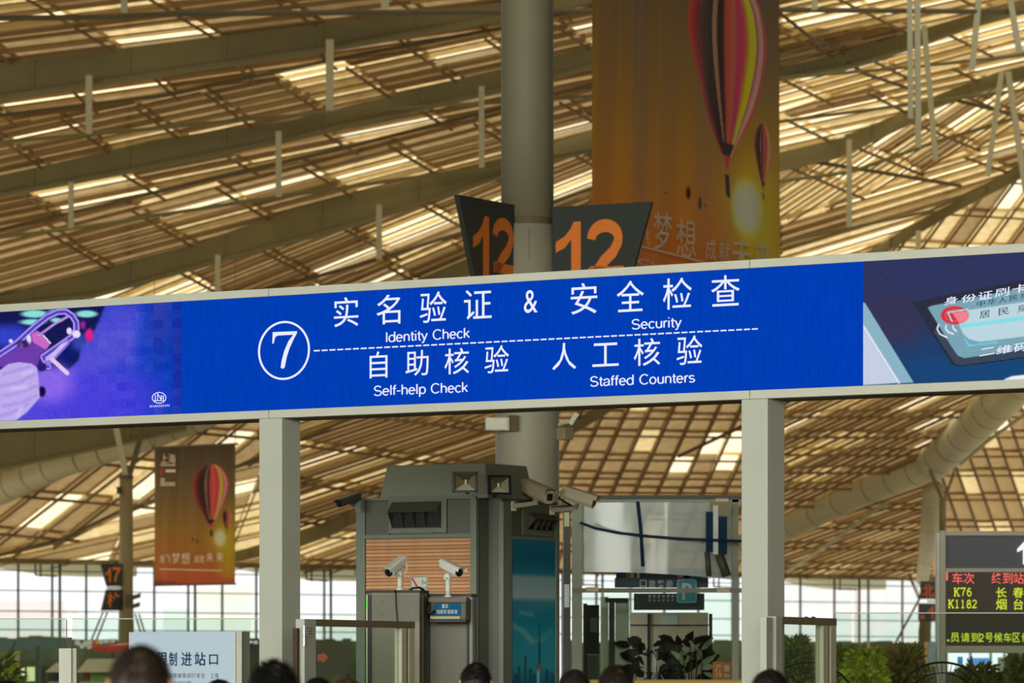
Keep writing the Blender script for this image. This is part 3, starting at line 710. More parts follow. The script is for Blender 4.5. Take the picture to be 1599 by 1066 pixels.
# video at the left
ztop, zbot = lambda x: HY - (4.698 - EYE) * F / gx(x).y, lambda x: HY - (3.777 - EYE) * F / gx(x).y
g, XX, YY = plane_grid(SP, -150, 283, 300, ztop, zbot, 130)
X = XX * 4.44; Y = (YY - 440) * 4.44
img = np.zeros(X.shape + (3,)); t = np.clip((X - 500) / 760, 0, 1)[..., None]
img[:] = np.array((88, 74, 222)) * (1 - t) + np.array((0, 62, 182)) * t
over(img, sd_ell(X, Y, 700, 820, 430, 200), (74, 62, 226), 130, .8)
over(img, sd_poly(X, Y, [(640, 330), (760, 180), (960, 160), (930, 560), (640, 600), (470, 640)]), (88, 84, 218), 60, .8)
over(img, sd_ell(X, Y, 1110, 250, 60, 230), (64, 52, 150), 70, .55); over(img, sd_ell(X, Y, 1235, 500, 35, 420), (52, 40, 150), 30, .6)
over(img, sd_poly(X, Y, [(-700, 170), (735, 150), (660, 330), (560, 470), (545, 540), (480, 602), (420, 600), (300, 720), (-700, 560)]), (22, 24, 84), 14)
over(img, sd_ell(X, Y, 60, 380, 170, 80), (52, 66, 205), 50); over(img, sd_ell(X, Y, 470, 480, 60, 90), (18, 30, 110), 25)
over(img, sd_ell(X, Y, 560, 420, 60, 60), (60, 80, 200), 35, .8)
for q in ((240, 222, 92, 26), (225, 278, 84, 20), (600, 222, 74, 24), (400, 205, 60, 18), (390, 265, 40, 16), (-150, 240, 70, 24)): over(img, sd_ell(X, Y, *q), (140, 232, 222), 9)
over(img, sd_ell(X, Y, 618, 368, 30, 44), (226, 40, 140), 12); over(img, sd_ell(X, Y, 575, 300, 18, 26), (170, 40, 160), 12)
over(img, sd_ell(X, Y, 340, 700, 170, 130), (140, 104, 240), 70)
over(img, sd_poly(X, Y, [(20, 500), (110, 400), (250, 330), (350, 430), (280, 520), (250, 610), (0, 590), (-120, 640), (-700, 660), (-700, 520)]), (112, 62, 178), 10)
over(img, sd_poly(X, Y, [(215, 360), (262, 338), (350, 425), (320, 470), (230, 420)]), (206, 110, 200), 6)
tubes = [(-60, 540), (0, 500), (120, 420), (240, 310), (330, 240), (400, 208), (455, 205), (500, 235), (528, 280), (530, 330), (500, 380), (400, 450), (300, 520), (335, 590)]
over(img, sd_path(X, Y, tubes, 24), (60, 48, 170), 4); over(img, sd_path(X, Y, tubes, 20), (186, 164, 248), 3); over(img, sd_path(X, Y, tubes, 9), (76, 60, 190), 3)
over(img, sd_path(X, Y, [(270, 370), (380, 290), (470, 240)], 8), (196, 150, 240), 3); over(img, sd_path(X, Y, [(300, 370), (350, 425)], 5), (240, 230, 255), 2)
over(img, sd_path(X, Y, [(330, 560), (460, 420)], 22), (150, 120, 230), 4)
for k in range(4): over(img, sd_path(X, Y, [(312 + k * 14, 545 - k * 2), (430 + k * 12, 430 - k * 4)], 2.5), (232, 214, 255), 2)
for q in ((480, 340, 18, 24), (530, 362, 28, 26), (75, 410, 14, 14), (200, 400, 16, 34), (150, 440, 12, 16)): over(img, sd_ell(X, Y, *q), (236, 226, 255), 4)
over(img, sd_ell(X, Y, 160, 430, 44, 26), (38, 22, 80), 8, .7); over(img, sd_ell(X, Y, 290, 590, 34, 30), (40, 30, 120), 6)
over(img, sd_path(X, Y, [(365, 540), (465, 632)], 15), (236, 206, 244), 4)
over(img, sd_ell(X, Y, 290, 760, 26, 36), (20, 16, 70), 8)
over(img, sd_poly(X, Y, [(-700, 640), (0, 610), (60, 568), (130, 556), (220, 566), (258, 595), (268, 680), (276, 800), (190, 900), (110, 960), (-700, 1010)]), (196, 176, 242), 6)
for q in ([(20, 640), (120, 610), (210, 590)], [(0, 720), (120, 700), (240, 640)], [(30, 790), (150, 760), (260, 720)], [(20, 860), (140, 840), (250, 790)], [(0, 930), (100, 900), (190, 850)]): over(img, sd_path(X, Y, q, 7), (140, 122, 230), 18, .5)
for q in ([(160, 640), (215, 620)], [(150, 870), (120, 930)], [(90, 740), (180, 730)]): over(img, sd_path(X, Y, q, 10), (226, 212, 250), 22, .7)
blk = np.kron(rng.uniform(-1, 1, (14, 31)), np.ones((10, 10)))[:img.shape[0], :img.shape[1]]
img += blk[..., None] * np.array((9, 7, 3)) * np.clip((X[..., None] - 300) / 500, 0, 1) + rng.uniform(-7, 7, img.shape[:2])[..., None]; img[::2] *= .96; img[:, ::2] *= .98
vid = picture('screen', g, img, picmat('display_video', 1.0), gan, label='left section showing a purple video of a brass horn and a white sleeve')
mb = MB(); N = 28; pts = []
for k in range(N):
    a = 2 * math.pi * k / N
    for r in (0, 1.3): pts.append(SP.at(248.9 + (11.3 - r) * math.cos(a), 620.9 - (9 - r) * math.sin(a), .004))
mb.add(pts, [(2 * k, 2 * k + 1, (2 * k + 3) % (2 * N), (2 * k + 2) % (2 * N)) for k in range(N)])
def stroke(mb, pl, p, q, w_, off=.004):
    d = Vector((q[0] - p[0], q[1] - p[1])); d.normalize(); n_ = Vector((-d.y, d.x)) * w_ / 2
    mb.add([pl.at(p[0] + n_.x, p[1] + n_.y, off), pl.at(q[0] + n_.x, q[1] + n_.y, off), pl.at(q[0] - n_.x, q[1] - n_.y, off), pl.at(p[0] - n_.x, p[1] - n_.y, off)], [(0, 1, 2, 3)])
for p, q in (((243, 616), (243, 625)), ((246.5, 614), (246.5, 625)), ((241, 625.5), (257, 625)), ((247, 615), (252, 624)), ((252, 617), (252, 625)), ((252, 618), (256, 618)), ((252, 621.5), (256, 621.3)), ((256, 618), (255.6, 624))): stroke(mb, SP, p, q, 1.2)
line(mb, SP, 'SHANGHAI', 234, 636, 265, 634.4, 3.4)
mb.build('emblem', white, vid)
# picture at the right: an identity card on a reader
g, XX, YY = plane_grid(SP, 1347.5, 1760, 300, ztop, zbot, 150)
X = (XX - 1299) * 4.263; Y = (YY - 370) * 4.263
img = np.zeros(X.shape + (3,)); t = np.clip((Y - 420) / 300, 0, 1)[..., None]; img[:] = np.array((48, 54, 94)) * (1 - t) + np.array((34, 62, 108)) * t
over(img, sd_ell(X, Y, 400, 560, 230, 170), (58, 52, 82), 80, .8); over(img, sd_poly(X, Y, [(500, 820), (1300, 760), (2000, 700), (2000, 960), (560, 975)]), (22, 74, 124), 40, .7)
over(img, sd_poly(X, Y, [(535, 432), (1290, 282), (2000, 150), (2000, 700), (1290, 800), (855, 862), (800, 850), (640, 600)]), (44, 48, 64), 4)
over(img, sd_poly(X, Y, [(665, 625), (1290, 560), (1290, 800), (855, 858), (810, 840)]), (60, 74, 92), 8, .9)
over(img, sd_path(X, Y, [(665, 625), (815, 845), (860, 858), (1290, 800)], 2), (20, 22, 34), 2)
over(img, sd_poly(X, Y, [(200, 430), (222, 440), (545, 968), (205, 985)]), (138, 178, 196), 4)
over(img, sd_poly(X, Y, [(200, 560), (215, 585), (455, 968), (205, 985)]), (196, 206, 228), 8); over(img, sd_path(X, Y, [(215, 600), (450, 975)], 3), (240, 244, 252), 3)
over(img, sd_poly(X, Y, [(638, 470), (660, 458), (1290, 335), (2000, 200), (2000, 640), (1290, 745), (880, 806), (840, 790), (800, 735)]), (122, 164, 180), 4)
over(img, sd_poly(X, Y, [(812, 500), (1290, 430), (1290, 660), (985, 697), (915, 680), (870, 640)]), (188, 214, 224), 5)
over(img, sd_poly(X, Y, [(850, 585), (1290, 525), (1290, 550), (862, 606)]), (130, 222, 232), 5)
over(img, sd_ell(X, Y, 818, 520, 92, 60), (222, 46, 60), 5); over(img, sd_ell(X, Y, 818, 520, 66, 42), (226, 120, 130), 4); over(img, sd_ell(X, Y, 818, 520, 60, 38), (214, 52, 64), 5)
over(img, sd_poly(X, Y, [(800, 505), (905, 490), (908, 550), (850, 575)]), (246, 150, 160), 6, .8)
over(img, sd_path(X, Y, [(905, 480), (772, 502), (800, 560)], 5), (150, 226, 240), 3); over(img, sd_path(X, Y, [(1100, 700), (912, 722), (885, 680)], 5), (100, 214, 226), 3)
for q in ([(712, 582), (700, 610), (718, 645), (765, 668)], [(760, 588), (758, 610), (775, 632), (808, 645)], [(806, 592), (808, 608), (828, 625)]): over(img, sd_path(X, Y, q, 5), (240, 240, 250), 3)
over(img, sd_poly(X, Y, [(1150, 945), (1200, 925), (1320, 912), (2000, 860), (2000, 1000), (1150, 1000)]), (236, 240, 246), 5)
img += rng.uniform(-4, 4, img.shape[:2])[..., None]
card = picture('screen', g, img, picmat('display_picture', 1.0), gan, label='right section with a picture of an identity card on a dark reader')
def cbox(x0, y0, x1, y1): return (1299 + x0 / 4.263, 370 + y0 / 4.263, 1299 + x1 / 4.263, 370 + y1 / 4.263)
mb = MB()
for ch, b in zip('身份证刷卡', ((748, 398, 838, 448), (862, 382, 962, 432), (975, 362, 1068, 416), (1085, 340, 1180, 396), (1200, 315, 1300, 372))): mb = MB(); put(mb, SP, ch, *cbox(*b), -.18, off=.006, bold=.01, shear=.1); mb.build('character', white, card)
for ch, b in zip('二维码扫码', ((985, 738, 1085, 786), (1095, 722, 1200, 776), (1212, 706, 1300, 762), (1315, 690, 1400, 745), (1415, 675, 1500, 730))): mb = MB(); put(mb, SP, ch, *cbox(*b), -.18, off=.006, bold=.01, shear=.1); mb.build('character', white, card)
mb = MB(); dk = emit('display_dark_print', (40, 46, 58), 1.0)
for k, ch in enumerate('中华人民共和国'): mb = MB(); put(mb, SP, ch, *cbox(968 + 72 * k, 425 - 13 * k, 1022 + 72 * k, 462 - 13 * k), -.18, off=.006); mb.build('character', dk, card)
for k, ch in enumerate('居民身份证'): mb = MB(); put(mb, SP, ch, *cbox(985 + 125 * k, 490 - 20 * k, 1055 + 125 * k, 538 - 20 * k), -.16, off=.006); mb.build('character', dk, card)
for x_ in (-160, 1780): gbox(x_ - 3, x_ + 3, ZB, ZT, 0.012, -.40).build('end_plate', M['rail'], gan, bevel=.004)
# posts
for x0 in (404.5, 1157.5):
    a = gx(x0, .0); u = GU * .232; b = -GN * .25
    MB().box8([a, a + u, a + u + up() * ZB, a + up() * ZB, a + b, a + u + b, a + u + b + up() * ZB, a + b + up() * ZB]).build('post', M['post'], gan, bevel=.006)
    c = a + u / 2 + b / 2
    MB().box(c + V(0, 0, .012), (.36, .38, .02), ux=GU).build('foot_plate', M['post'], gan)

# ------------------------------------------------------------------ round column with the 12 signs
CY = 60.0; cc = P(823.5, HY, CY); cc.z = 0
def cz(py): return EYE + (HY - py) * CY / F
col = thing('round_column', 'tall round grey column carrying the number 12 boards', 'column', cc)
s_ = CY / F
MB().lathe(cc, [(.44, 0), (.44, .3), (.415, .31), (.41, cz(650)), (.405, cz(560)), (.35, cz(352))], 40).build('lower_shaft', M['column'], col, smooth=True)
MB().lathe(cc, [(.30, cz(352)), (.325, cz(351)), (.325, cz(341)), (.30, cz(340))], 40).build('collar', M['beam_dark'], col, smooth=False)
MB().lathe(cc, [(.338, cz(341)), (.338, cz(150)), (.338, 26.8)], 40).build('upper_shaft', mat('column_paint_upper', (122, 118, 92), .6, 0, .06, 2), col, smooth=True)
MB().bar(cc + V(.02, -.413, .3), cc + V(.02, -.355, cz(360)), .006, .01, ref=(0, 1, 0)).build('seam', M['beam_dark'], col)
sign_d = mat('dark_green_sign', (48, 56, 50), .45, 0, .08, 2); orange = mat('orange_numerals', (226, 124, 44), .5, 0, .05, 2)
def wing(label, u, px_in, px_out, ytop_in, ytop_out, px_out_bot, ybot, digits, grp='dark green number boards on the round column'):
    pl = vplane_dir((cc.x, cc.y), u)
    r = thing('number_board', label, 'sign', pl.at((px_in + px_out) / 2, ybot), grp)
    pts = [(px_in, ytop_in), (px_out, ytop_out), (px_out_bot, ybot), (px_in, ybot)]
    t3 = [pl.at(*p) for p in pts]; zt = (t3[0].z + t3[1].z) / 2; zb = (t3[2].z + t3[3].z) / 2
    t3[0].z = t3[1].z = zt; t3[2].z = t3[3].z = zb
    MB().prism(t3, -pl.n * .07).build('board', sign_d, r, bevel=.004)
    mb = MB()
    for d in digits: digit(mb, pl, *d)
    mb.build('numeral', orange, r)
    MB().bar(cc + pl.n * .02 + up() * (zt - .25), t3[0] + (t3[0] - cc).normalized() * 0 - up() * .25, .05, .05).build('bracket', M['beam_dark'], r)
    return r
wing('dark green board with an orange 12, seen edge-on left of the round column', (-.49 * -1, .87), 808, 716, 321, 303, 748, 470,
     [('1', 738.5, 336.5, 763.5, 432, .19, .003), ('2', 769, 342.5, 802.5, 427, .19, .003)])
wing('dark green board with an orange 12, facing the queue right of the round column', (.87, -.49), 862, 1017, 323, 315, 977, 462,
     [('1', 868, 346.5, 907, 432, -.05, .003), ('2', 917, 344.5, 973.5, 432, -.05, .003)])
# lamp box and speaker on the column, just below the gantry
lb = thing('lamp_box', 'pale square lamp box on the round column under the display', 'lamp', P(775, 680, CY - .5))
c = P(779, 662, CY - .45)
MB().box(c + V(-.02, -.03, 0), (.30, .12, .17), ux=(.98, .15, 0)).build('housing', mat('cream_paint', (196, 194, 170), .5), lb, bevel=.01)
MB().box(c + V(-.03, -.1, 0), (.27, .015, .14), ux=(.98, .15, 0)).build('lens', mat('frosted_lens', (214, 214, 196), .3), lb)
MB().box(c + V(.17, .1, .01), (.1, .3, .2), ux=(.98, .15, 0)).build('bracket', M['beam_dark'], lb)
sp = thing('wall_speaker', 'small beige speaker with a camera arm on the right of the round column', 'speaker', P(885, 690, CY - .1))
c = P(882, 677, CY - .2)
MB().box(c, (.16, .16, .16), ux=(.7, .7, 0)).build('cabinet', mat('beige_box', (140, 124, 90), .6), sp, bevel=.008)
MB().tube([P(872, 663, CY - .1), P(892, 657, CY - .3)], .02, 8).build('arm', mat('cream_paint', (196, 194, 170), .5), sp)
MB().bar(P(890, 662, CY - .3), P(901, 645, CY - .3), .07, .06).build('camera', mat('cream_paint', (196, 194, 170), .5), sp)

# ------------------------------------------------------------------ banners
def banner_img(U, Vv, gain=1.0):
    img = np.zeros(U.shape + (3,))
    stops = [(0, (82, 62, 40)), (.2, (106, 82, 46)), (.4, (132, 98, 46)), (.6, (162, 112, 38)), (.75, (182, 112, 34)), (.88, (198, 104, 34)), (.94, (214, 100, 40)), (1, (176, 72, 34))]
    v0 = np.array([s[0] for s in stops])
    for c in range(3): img[..., c] = np.interp(Vv, v0, [s[1][c] for s in stops])
    X = U * 480; Y = Vv * 820
    over(img, sd_ell(X, Y, 435, 620, 46, 170), (196, 172, 10), 60, .9)
    over(img, sd_ell(X, Y, 392, 556, 72, 90), (206, 170, 30), 50, .55)
    over(img, sd_ell(X, Y, 390, 548, 36, 48), (232, 216, 170), 16, .92)
    over(img, sd_poly(X, Y, [(-20, 765), (200, 740), (330, 760), (500, 800), (500, 840), (-20, 840)]), (206, 92, 44), 10, .8)
    over(img, sd_poly(X, Y, [(-20, 790), (120, 800), (200, 840), (-20, 840)]), (110, 60, 60), 14, .7)
    def balloon(cx, top, w_, h, dim=1.0):
        yb = top + h
        # outline: superellipse top, tapered below
        tt = np.clip((Y - top) / h, 0, 1)
        half = w_ / 2 * np.where(tt < .36, np.sqrt(np.clip(1 - ((.36 - tt) / .36) ** 2, 0, 1)), 1 - .86 * ((tt - .36) / .64) ** 1.55)
        m = np.clip((half - np.abs(X - cx)) / 3, 0, 1) * (Y > top) * (Y < yb)
        q = (X - cx) / (half + 1e-6)
        rgb = np.zeros(U.shape + (3,))
        bands = [(-1, (196, 60, 52)), (-.8, (128, 40, 34)), (-.62, (60, 30, 24)), (-.35, (52, 30, 22)), (-.33, (168, 120, 90)), (-.24, (150, 110, 84)), (-.22, (44, 26, 20)), (-.08, (56, 28, 22)), (-.06, (216, 60, 50)), (.12, (222, 84, 60)), (.2, (232, 96, 58)), (.3, (206, 48, 88)), (.42, (210, 60, 84)), (.5, (232, 130, 40)), (.56, (206, 190, 20)), (.68, (200, 190, 30)), (.7, (206, 50, 90)), (.78, (214, 150, 130)), (.88, (216, 150, 134)), (.9, (214, 66, 70)), (1, (196, 60, 60))]
        for c in range(3): rgb[..., c] = np.interp(q, [b[0] for b in bands], [b[1][c] for b in bands])
        rgb *= dim
        img[:] = img * (1 - m[..., None]) + rgb * m[..., None]
        over(img, sd_poly(X, Y, [(cx - w_ * .1, yb - h * .07), (cx + w_ * .1, yb - h * .07), (cx + w_ * .04, yb), (cx - w_ * .04, yb)]), (44, 26, 20), 1.5)
        over(img, sd_poly(X, Y, [(cx - w_ * .05, yb), (cx + w_ * .05, yb), (cx + w_ * .02, yb + h * .06), (cx - w_ * .02, yb + h * .06)]), (208, 60, 56), 1.5)
        over(img, sd_poly(X, Y, [(cx - w_ * .03, yb + h * .1), (cx + w_ * .03, yb + h * .1), (cx + w_ * .05, yb + h * .22), (cx - w_ * .01, yb + h * .21)]), (44, 34, 24), 1.5)
    balloon(432, 380, 56, 120, .92); balloon(336, 112, 218, 350)
    for x, y, rx, ry in ((230, 552, 4.5, 11), (258, 566, 4, 11), (178, 562, 2, 2), (276, 566, 2, 2)):
        over(img, sd_ell(X, Y, x, y, rx, ry), (46, 30, 20), 1.5)
    for k in range(16):  # pale streaks: light on the cloth folds, painted into the print
        x = [18, 42, 70, 96, 120, 150, 172, 196, 262, 280, 300, 326, 350, 372, 462, 470][k]
        over(img, sd_path(X, Y, [(x, -20), (x + (-24 if k < 8 else 4), 860)], 1.2), (190, 160, 120), 3.5, .13)
    return np.clip(img * gain, 0, 255)
banner_m = picmat('banner_cloth', 0)
def banner(label, pl, x0, x1, zt, zb, nx, ny, ripple, gain):
    a, b = pl.at(x0, HY), pl.at(x1, HY)
    root = thing('hanging_banner', label, 'banner', V((a.x + b.x) / 2, (a.y + b.y) / 2, zb), 'hot-air balloon banners')
    u = np.linspace(0, 1, nx); v = np.linspace(0, 1, ny); U, Vv = np.meshgrid(u, v)
    g = np.zeros((ny, nx, 3)); A = np.array(a); B = np.array(b); nn = np.array(pl.n)
    w_ = ripple * (np.sin(U * 38 + Vv * 1.4) * .6 + np.sin(U * 17 - Vv * 2) ) * (.4 + .6 * (1 - U))
    for c in range(3): g[..., c] = A[c] + (B[c] - A[c]) * U + nn[c] * w_
    g[..., 2] = zt + (zb - zt) * Vv
    o = picture('cloth', g, banner_img(U, Vv, np.array(gain)), banner_m, root)
    W = (b - a).normalized()
    MB().tube([V(a.x, a.y, zt) - W * .1, V(b.x, b.y, zt) + W * .1], .04, 10).build('top_rod', M['beam_dark'], root)
    MB().tube([V(a.x, a.y, zb) - W * .02, V(b.x, b.y, zb) + W * .02], .03, 10).build('bottom_rod', M['beam_dark'], root)
    for q in (a, b): MB().tube([V(q.x, q.y, zt), V(q.x, q.y, 25)], .012, 5).build('wire', M['beam_dark'], root)
    return root, o
bp = vplane(926, 66.5, 1217, 74)
Ym = 70.2
big, bigc = banner('very large balloon banner beside the round column, its foot behind the display', bp, 926, 1217, EYE + (HY + 169) * Ym / F, EYE + (HY - 531) * Ym / F, 220, 470, .035, (1.36, 1.4, 1.42))
ink = mat('banner_pale_ink', (244, 224, 186), .6, 0, .04, 3)
mb = MB()
for ch, x0, y0, x1, y1 in (('放', 972, 352, 990, 392), ('飞', 990, 358, 1004, 384), ('梦', 1010, 331, 1038, 391), ('想', 1045.5, 342, 1075.5, 402), ('成', 1091, 374, 1108, 406), ('就', 1112, 378, 1130, 408), ('未', 1133, 369, 1162, 425), ('来', 1166, 376, 1194, 432)):
    mb = MB(); put(mb, bp, ch, x0, y0, x1, y1, .12, off=.11, bold=.0); mb.build('character', ink, bigc)
mb = MB()
stroke(mb, bp, (972, 380), (1200, 438), 2.4, .11)
line(mb, bp, 'CHASE DREAMS', 985, 412, 1190, 462, 9, off=.11)
mb.build('lettering', ink, bigc)['kind'] = 'stuff'
sbp = vplane(241, 156, 368, 153.6) if False else vplane(241, 150, 367.5, 147.6)
Ys = 148.8
sm, smc = banner('small balloon banner hanging far off, between the narrow column and the left post', sbp, 241, 367.5, EYE + (HY - 696) * Ys / F, EYE + (HY - 912.5) * Ys / F, 100, 170, .02, (.95, .98, 1.02))
mb = MB()
def sb(x0, y0, x1, y1): return (220 + x0 / 3.808, 640 + y0 / 3.808, 220 + x1 / 3.808, 640 + y1 / 3.808)
for ch, b in (('上', (126, 262, 166, 316)), ('海', (172, 262, 214, 318)), ('放', (120, 862, 150, 908)), ('飞', (154, 862, 184, 908)), ('梦', (192, 848, 242, 914)), ('想', (248, 848, 300, 914)), ('成', (326, 862, 354, 908)), ('就', (358, 862, 386, 908)), ('未', (396, 846, 440, 902)), ('来', (456, 846, 500, 902))):
    put(mb, sbp, ch, *sb(*b), 0, off=.06)
for y, x1 in ((328, 214), (410, 150), (422, 150), (434, 212), (446, 212)): stroke(mb, sbp, sb(124, y, x1, y)[:2], sb(124, y, x1, y)[2:], 1.6, .06)
stroke(mb, sbp, sb(154, 362, 214, 362)[:2], sb(154, 362, 214, 362)[2:], 4, .06); stroke(mb, sbp, sb(118, 945, 490, 955)[:2], sb(118, 945, 490, 955)[2:], 1.4, .06)
mb.build('lettering', ink, smc)['kind'] = 'stuff'
mb = MB(); stroke(mb, sbp, sb(134, 345, 130, 388)[:2], sb(134, 345, 130, 388)[2:], 3.5, .06); mb.build('red_mark', mat('banner_red', (190, 52, 44), .6), smc)

# ------------------------------------------------------------------ narrow column with the 17 board
NY = 160.0; nc = P(197, HY, NY); nc.z = 0; q = NY / F
def nz_(py): return EYE + (HY - py) * NY / F
ncol = thing('narrow_column', 'narrow round column forking at the top, with the 17 board', 'column', nc)
MB().lathe(nc, [(12.4 * q, 0), (12.4 * q, nz_(985)), (11 * q, nz_(940)), (10.5 * q, nz_(745))], 24).build('shaft', mat('column_paint_far', (134, 122, 84), .6, 0, .08, 1), ncol, smooth=True)
MB().lathe(nc, [(11.5 * q, nz_(747)), (11.5 * q, nz_(742))], 24).build('collar', M['beam_dark'], ncol)
MB().bar(V(nc.x, nc.y, nz_(745)), P(176, 640, NY), 9 * q, 9 * q, ref=(0, 1, 0)).build('fork_arm', M['tube'], ncol)
MB().bar(V(nc.x + 5 * q, nc.y, nz_(742)), P(224, 668, NY), 8 * q, 8 * q, ref=(0, 1, 0)).build('fork_arm', M['beam_dark'], ncol)
MB().box(P(186, 765, NY - .3), (7 * q, .2, 11 * q)).build('junction_box', M['black'], ncol)
nb = thing('number_board', 'small dark board with orange 17 above 柱 on the narrow column', 'sign', P(176, 953, NY - .4))
pl = vplane(158, NY - .9, 192, NY - .4)
MB().prism([pl.at(158, 880), pl.at(192, 880), pl.at(192, 915), pl.at(168, 915)], -pl.n * .1).build('board', sign_d, nb)
MB().prism([pl.at(167, 920), pl.at(192, 920), pl.at(192, 953), pl.at(159, 953)], -pl.n * .1).build('board', sign_d, nb)
MB().prism([pl.at(168, 915.5), pl.at(190, 915.5), pl.at(190, 919.5), pl.at(168, 919.5)], -pl.n * .08).build('joint_strip', mat('white_enamel', (228, 226, 214), .4), nb)
mb = MB(); digit(mb, pl, '1', 164.5, 886, 172.5, 909, 0, .02); digit(mb, pl, '7', 175, 885, 188, 908, 0, .02); put(mb, pl, '柱', 167, 924, 186.5, 948, 0, .02, .02); mb.build('numeral', orange, nb)
fl = thing('floodlight_cluster', 'pair of dark floodlights clamped to the narrow column', 'lamp', P(211, 948, NY - .6))
for (x, y) in ((213, 931), (212, 945)):
    c = P(x, y, NY - .7); MB().box(c, (13 * q, .25, 7 * q), ux=(.9, .2, .3)).build('lamp_head', M['beam_dark'], fl)
MB().box(P(202, 938, NY - .5), (12 * q, .2, 20 * q)).build('bracket', M['beam_dark'], fl)
for k, (x0, y0, x1, y1) in enumerate(((161, 955, 88, 1131), (168, 955, 98, 1131), (211, 958, 262, 1131), (217, 958, 270, 1131))):
    tag(MB().tube([P(x0, y0, 178), P(x1, y1, 178)], .04, 6).build('raking_stay', M['beam']), ['outer pale stay raking down left of the 17 board', 'inner pale stay raking down left of the 17 board', 'inner pale stay raking down right of the narrow column', 'outer pale stay raking down right of the narrow column'][k], 'strut', 'raking stays by the far windows')
# ------------------------------------------------------------------ security booth with vents, lights and cameras
BY = 44.6
bA = V(-.866, .5, 0); bB = V(.5, .866, 0)
C0 = P(745, HY, BY); C0.z = 0
def ground(p): return V(p.x, p.y, 0)
FR = vplane_dir((C0.x, C0.y), -bA)                       # front face plane
F0 = ground(FR.at(557.5, HY)); N1 = C0 + bB * .22; N2 = N1 - bA * .143
RT = vplane_dir((N2.x, N2.y), bB); RT.n = V(bB.y, -bB.x, 0)
R1 = ground(RT.at(870, HY))
ZE = EYE + (HY - 774) * BY / F                            # eave height
booth = thing('security_booth', 'tall grey-green security booth with slatted front and vents, behind the gantry', 'booth', (F0 + R1) / 2)
m_b = mat('booth_grey_green', (100, 104, 94), .5, 0, .06, 3); m_bl = mat('booth_light_trim', (122, 132, 120), .45, 0, .05, 3); m_bd = mat('booth_dark', (74, 76, 62), .55, 0, .08, 3)
foot = [F0, C0, N1, N2, R1, R1 + bA * 1.6, F0 + bB * 1.35]
MB().prism([p - FR.n * .03 if i < 2 else p for i, p in enumerate(foot)], up() * (ZE - .02)).build('body', m_b, booth)
def fbox(pl, x0, y0, x1, y1, f, b, top_slope=0):
    """box on a vertical plane spanning pixel columns x0..x1 and rows y0..y1 (taken at the left end)"""
    a, c = pl.at(x0, y1), pl.at(x1, y1); zt = pl.at(x0, y0).z; zb = a.z
    a.z = c.z = 0
    n = pl.n
    return MB().box8([a + n * f + up() * zb, c + n * f + up() * zb, c + n * f + up() * zt, a + n * f + up() * zt, a + n * b + up() * zb, c + n * b + up() * zb, c + n * b + up() * zt, a + n * b + up() * zt])
def zbox(pl, x0, x1, z0, z1, f, b):
    a, c = ground(pl.at(x0, HY)), ground(pl.at(x1, HY)); n = pl.n
    return MB().box8([a + n * f + up() * z0, c + n * f + up() * z0, c + n * f + up() * z1, a + n * f + up() * z1, a + n * b + up() * z0, c + n * b + up() * z0, c + n * b + up() * z1, a + n * b + up() * z1])
def fz(py, px=650): return FR.at(px, py).z
zbox(FR, 557.5, 571, 0, ZE, .02, -.05).build('corner_trim', m_bl, booth, bevel=.004)
zbox(FR, 736, 745, 0, ZE, .02, -.05).build('corner_trim', m_bl, booth, bevel=.004)
zbox(FR, 557.5, 745, ZE - .025, ZE, .03, -.05).build('eave_strip', m_bl, booth)
zbox(FR, 571, 736, fz(840), fz(834), .02, -.05).build('cross_rail', m_bl, booth)
zbox(FR, 571.5, 608, fz(834), ZE - .03, .0, -.03).build('upper_panel', m_b, booth)
zbox(FR, 699, 735.5, fz(834), ZE - .03, .0, -.03).build('upper_panel', m_b, booth)
zbox(RT, 783, 797, 0, ZE - .05, .02, -.03).build('corner_trim', m_bl, booth, bevel=.004)
zbox(RT, 866, 871, 0, ZE - .05, .02, -.03).build('corner_trim', m_bl, booth)
# timber slats
wood = [mat('slat_timber_%s' % n, c, .6, 0, .12, 8) for n, c in (('tan', (206, 152, 106)), ('pale', (214, 162, 118)), ('brown', (194, 140, 94)))]
z = fz(841)
k = 0
while z > 2.0:
    zbox(FR, 572, 735.5, z - .029, z, .004, -.03).build('slat', wood[k % 3], booth); z -= .0345; k += 1
